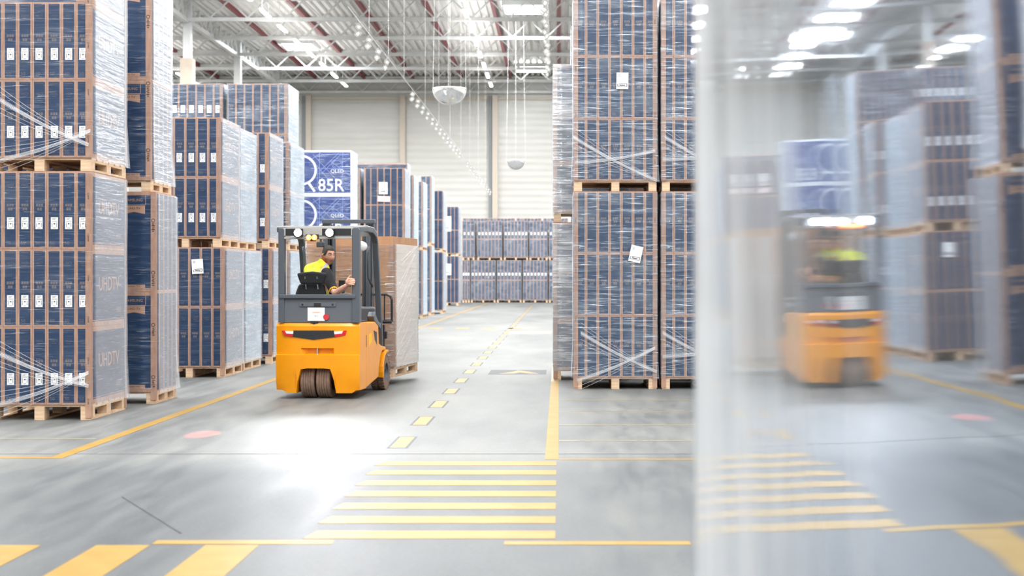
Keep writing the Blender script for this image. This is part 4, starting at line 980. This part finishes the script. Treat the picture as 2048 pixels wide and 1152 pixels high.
for p in body.polygons:
    q = HI @ (Vector(p.center) - HCen); p.use_smooth = True; mi = 0
    if abs(q.x) < 0.085 and -0.122 < q.z < 0.02 and q.y > -0.02 and abs(q.y) < 0.16:
        if q.z < -0.036 - 0.2 * max(0, 0.05 - abs(q.x)) * (1 if q.y > 0.06 else 0) and q.z < -0.03 and (q.y < 0.075 or q.z < -0.045): mi = 1
        if q.y > 0.07 and abs(q.x) < 0.026 and -0.074 < q.z < -0.056: mi = 2
        if q.y > 0.05 and 0.0 < 1: 
            if -0.035 < q.z: mi = 0
    p.material_index = mi
O0 = wl((-0.2, 0.8, 0.72))
body.transform(Matrix.Translation(-O0))
person = mk('person', body, loc=O0)
tag(person, 'man driving the forklift, looking back, in yellow hi-vis vest over black T-shirt', 'person')
def clothes(name, me, mats, pick=None, label=None):
    me.materials.clear()
    for m_n in mats: me.materials.append(M[m_n])
    for p in me.polygons: p.use_smooth = True; p.material_index = pick(Vector(p.center)) if pick else 0
    me.transform(Matrix.Translation(-O0)); me.name = name
    o = mk(name, me, person)
    if label: o['label'] = label
    return o
def blob(segs, voxel=0.009, it=6):
    mb = MB()
    for p0, r0, p1, r1 in segs:
        p0, p1 = Vector(p0), Vector(p1); ax = p1 - p0; L = max(ax.length, 1e-4); q = ax.to_track_quat('Z', 'Y').to_matrix(); n, m_ = 20, 7; vs, fs = [], []
        for j in range(2 * m_ + 2):
            if j <= m_: a = -PI / 2 + PI / 2 * j / m_; r_, zz, c_ = r0 * math.cos(a), r0 * math.sin(a), p0
            else: a = PI / 2 * (j - m_ - 1) / m_; r_, zz, c_ = r1 * math.cos(a), r1 * math.sin(a), p1
            for i in range(n): vs.append(c_ + q @ Vector((r_ * math.cos(2 * PI * i / n), r_ * math.sin(2 * PI * i / n), zz)))
        for j in range(2 * m_ + 1):
            for i in range(n): fs.append((j * n + i, j * n + (i + 1) % n, (j + 1) * n + (i + 1) % n, (j + 1) * n + i))
        mb.add(vs, fs)
    o = bpy.data.objects.new('b', mb.mesh('b', [])); C.objects.link(o); r_ = o.modifiers.new('r', 'REMESH'); r_.mode = 'VOXEL'; r_.voxel_size = voxel
    s_ = o.modifiers.new('s', 'SMOOTH'); s_.factor = 0.5; s_.iterations = it
    dg = bpy.context.evaluated_depsgraph_get(); dg.update(); res = bpy.data.meshes.new_from_object(o.evaluated_get(dg)); bpy.data.objects.remove(o); return res
cs = blob([(rsh.lerp(chest, 0.2), 0.078, rsh, 0.077), (rsh, 0.077, (rsh + relb) / 2, 0.067), ((rsh + relb) / 2, 0.067, relb.lerp(rsh, 0.24), 0.06), (lsh, 0.074, (lsh + lelb) / 2, 0.066), ((lsh + lelb) / 2, 0.066, lelb.lerp(lsh, 0.24), 0.06), (pelvis, 0.14, belly, 0.13), (belly, 0.13, chest, 0.13)])
cuff = relb.lerp(rsh, 0.22); cdir = (rsh - relb).normalized()
clothes('shirt', cs, ['shirt', 'vest_edge'], lambda c: 1 if abs((c - cuff).dot(cdir) + 0.02) < 0.008 and (c - cuff).length < 0.09 else 0, 'black T-shirt with amber cuff edges')
def proj(c): return (VX + F * c.x / c.y, VY - F * (c.z - HC) / c.y)
def vpick(c):
    px, py = proj(c)
    a = Vector((627, 568)); bq = Vector((652, 531)); d_ = (bq - a).normalized(); s_ = (px - a.x) * d_.y - (py - a.y) * d_.x
    if abs(s_) < 3.2: return 1
    d2 = (c - rsh).length
    if d2 < 0.112: return 2
    return 0
rs2 = rsh.lerp(chest, 0.3); nb2 = neckb + Vector((0, 0, -0.02))
vs_ = blob([(pelvis + Vector((0, 0, 0.03)), 0.15, belly, 0.148), (belly, 0.148, chest, 0.145), (chest, 0.145, nb2, 0.084), (chest, 0.13, rs2, 0.09), (chest, 0.13, lsh, 0.09), (rs2, 0.09, nb2, 0.082), (lsh, 0.088, nb2, 0.082), (nb2, 0.08, neckb + Vector((0.0, 0, 0.012)), 0.07)])
clothes('hi_vis_vest', vs_, ['vest', 'silver', 'vest_edge'], vpick, 'yellow vest with silver reflective tape')
mb = MB(); ax = (nk2 - neckb).normalized(); u_ = ax.cross(Vector((1, 0, 0))).normalized(); w_ = ax.cross(u_)
cc = neckb.lerp(nk2, 0.3) + Vector((0, 0, 0.006))
mb.tube([cc + (u_ * math.cos(2 * PI * k / 20) + w_ * math.sin(2 * PI * k / 20)) * 0.06 for k in range(21)], 0.014, 8)
clothes('collar', mb.mesh('collar', [M['red_cloth']], True), ['red_cloth'], None, 'red collar')
ts = skin_mesh(*chain([(pelvis, (0.152, 0.112)), (hips[0], 0.096), (knees[0], 0.075), ((knees[0] + ank[0]) / 2, 0.068), (ank[0], 0.062)], [0, (hips[1], 0.096), (knees[1], 0.075), ((knees[1] + ank[1]) / 2, 0.068), (ank[1], 0.062)]))
clothes('trousers', ts, ['trouser'])
for k in (0, 1):
    a = ank[k]; me = skin_mesh(*chain([(a + Vector((0, -0.05, -0.05)), 0.042), (a + Vector((0, 0.03, -0.05)), 0.045), (a + Vector((0.01, 0.16, -0.055)), 0.036)])); clothes('shoe', me, ['shirt'])
mb = MB(); hp_, hfc = [], []
for j in range(npz + 1):
    for i in range(nt):
        th, ph_ = 2 * PI * i / nt, -PI / 2 + PI * j / npz; p = head_pt(th, ph_); hp_.append(HCen + HR @ (Vector((p.x, p.y, p.z)) * (1.055 if abs(math.sin(ph_)) < 0.6 else 1.07) + Vector((0, -0.002, 0.004))))
for j in range(npz):
    ph_ = -PI / 2 + PI * (j + 0.5) / npz
    for i in range(nt):
        th = (2 * PI * (i + 0.5) / nt + PI) % (2 * PI) - PI
        a = abs(th); lim = 0.52 if a < 0.75 else 0.52 - (a - 0.75) * 1.5 if a < 1.15 else -0.08 if a < 1.45 else 0.12 if a < 1.8 else -0.45
        if math.sin(ph_) > lim: hfc.append((j * nt + i, j * nt + (i + 1) % nt, (j + 1) * nt + (i + 1) % nt, (j + 1) * nt + i))
mb.add(hp_, hfc); me = mb.mesh('hair', [M['hair']], True)
bm0 = bmesh.new(); bm0.from_mesh(me); bmesh.ops.delete(bm0, geom=[v for v in bm0.verts if not v.link_faces], context='VERTS'); bm0.to_mesh(me); bm0.free()
hair = clothes('hair', me, ['hair'], None, 'short dark brown hair'); sd = hair.modifiers.new('t', 'SOLIDIFY'); sd.thickness = 0.008
mb = MB()
for sx in (-1, 1):
    c0 = HCen + HR @ Vector((sx * 0.029, 0.083, 0.006))
    mb.lathe([(0.0098 * math.sin(PI * k / 8), -0.0098 * math.cos(PI * k / 8)) for k in range(9)], 12, 'Z', c0, 0)
    c1 = c0 + HR @ Vector((-0.002 * 1, 0.0068, 0)); mb.lathe([(0.0052 * math.sin(PI * k / 6), -0.0052 * math.cos(PI * k / 6)) for k in range(7)], 10, 'Z', c1, 1)
ey = clothes('eyes', mb.mesh('eyes', [], True), ['eye_white', 'iris'], lambda c: 0).data
nn = 8 * 12; n2 = 6 * 10
for p in ey.polygons: p.material_index = 0 if (p.index % (nn + n2)) < nn else 1
mb = MB()
for sx in (-1, 1): mb.tube([HCen + HR @ Vector((sx * (0.013 + 0.011 * k), 0.101 - 0.0022 * k * k, 0.027 + (0.004 if k in (1, 2) else 0))) for k in range(4)], [0.003, 0.0042, 0.004, 0.002], 6)
clothes('eyebrows', mb.mesh('eyebrows', [], True), ['hair'])

# ------------------------------------------------------------------ things hanging in the air
def fold_mesh():
    mb = MB()
    R1 = Euler((0.2, 0.5, 0.3)).to_matrix(); R2 = Euler((0.1, -0.75, 0.4)).to_matrix()
    def fr(c, R, s):
        c = Vector(c)
        for a, d in (((-s, 0), (0.018, 2 * s)), ((s, 0), (0.018, 2 * s)), ((0, -s), (2 * s, 0.018)), ((0, s), (2 * s, 0.018))): mb.box(c + R @ Vector((a[0], 0, a[1])), (d[0] + 0.018, 0.006, d[1]), 0, R)
        mb.box(c, (1.2 * s, 0.003, 1.2 * s), 1, R)
    fr((0, 0, -0.12), R1, 0.048); fr((-0.03, 0.02, -0.25), R2, 0.048)
    mb.bar((0, 0, 0), (0, 0, -0.07), 0.008, 0.008)
    return mb.mesh('hanging_tag', [M['roof_grey'], M['wire']])
fm = fold_mesh()
def hang_line(x, z, ys, desc, grp, wires):
    mb = MB(); mb.bar((x, ys[0] - 1.5, z + 0.01), (x, ys[-1] + 1.0, z + 0.01), 0.007, 0.007)
    for y in wires: mb.bar((x, y, z), (x, y, 14.5), 0.005, 0.005)
    tag(mk('hanging_cable', mb.mesh('hanging_cable', [M['wire']])), 'thin white cable on roof wires carrying folded tags, %s' % desc, 'cable')
    for i, y in enumerate(ys):
        o = mk('hanging_tag', fm, loc=(x, y, z), rot=(0, 0, 0.3 * ((i * 5) % 4 - 1.5)))
        tag(o, 'small white folded tag, %s along the cable %s' % (ORD[i + 1], desc), 'tag', grp)
ys = [29.4 + 1.6 * k for k in range(4)] + [40.2 + 1.6 * k for k in range(13)] + [64.5 + 2.4 * k for k in range(10)]
hang_line(-4.06, 6.7, ys, 'above the forklift lane edge', 'folded tags above the forklift lane edge', [31, 34.5, 38, 44, 49, 54, 60, 66, 73, 80])
hang_line(-0.27, 7.0, [28.4 + 1.3 * k for k in range(8)], 'beside the stacks opposite the forklift', 'folded tags beside the opposite stacks', [30, 34, 38])
def dome(px, py, d, Y, label):
    c = W(px, py, Y); r = d / 2; o = empty('dome_mirror', c); tag(o, label, 'mirror')
    mb = MB(); n, m_ = 28, 10; vs, fs = [], []
    for j in range(m_ + 1):
        a = PI / 2 * j / m_
        for i in range(n + 1): t = PI + PI * i / n; vs.append((r * math.cos(a) * math.cos(t), r * math.cos(a) * math.sin(t), -r * 0.95 * math.sin(a)))
    for j in range(m_):
        for i in range(n): fs.append((j * (n + 1) + i, j * (n + 1) + i + 1, (j + 1) * (n + 1) + i + 1, (j + 1) * (n + 1) + i))
    mb.add(vs, fs); dm = mk('dome', mb.mesh('dome', [M['mirror']], True), o)
    mb = MB(); mb.tube([(r * math.cos(PI + PI * i / 24), r * math.sin(PI + PI * i / 24), 0.0) for i in range(25)], 0.018, 6); mb.tube([(-r, 0, 0), (0, 0, 0), (r, 0, 0)], 0.014, 6)
    mb.tube([(r * math.cos(PI + PI * i / 24), 0, r * 0.95 * math.sin(PI + PI * i / 24)) for i in range(25)], 0.018, 6); mk('rim', mb.mesh('rim', [M['lens']]), o)
    for x, y in ((-r, 0), (r, 0), (0, -r)):
        mb = MB(); mb.bar((x, y, 0), (x * 0.75, y * 0.75, 14.74 - c.z), 0.007, 0.007); mk('hanging_wire', mb.mesh('hanging_wire', [M['wire']]), o)
dome(899, 178, 0.9, 39.7, 'larger quarter dome traffic mirror hung on wires over the aisle')
dome(1032, 321, 0.95, 72.0, 'smaller distant dome mirror hung in front of the back wall')

# ------------------------------------------------------------------ glossy plastic sheet beside the camera, mirroring the aisle
TL = 0.022
mb = MB(); ny, nz = 90, 24; vs = []
for j in range(nz + 1):
    z = 0.02 + 3.6 * j / nz
    xb = 0.245 - TL * (z - 1.5)
    ye = F * xb / (1390 - VX)
    for i in range(ny + 1):
        t = i / ny; y = -1.0 + (ye + 1.0) * t
        x = xb + 0.0005 * math.sin(y * 4.2 + 0.6) + 0.00015 * math.sin(y * 11 + z * 0.8) + (0.005 * max(0, (t - 0.88) / 0.12) ** 2)
        vs.append((x, y, z))
fs = [(j * (ny + 1) + i, j * (ny + 1) + i + 1, (j + 1) * (ny + 1) + i + 1, (j + 1) * (ny + 1) + i) for j in range(nz) for i in range(ny)]
mb.add(vs, fs)
o = mk('plastic_sheet', mb.mesh('plastic_sheet', [M['curtain']], True))
sd = o.modifiers.new('t', 'SOLIDIFY'); sd.thickness = 0.006; sd.offset = -1
tag(o, 'hazy glossy plastic sheet hanging beside the aisle, mirroring the forklift and stacks', 'plastic sheet')
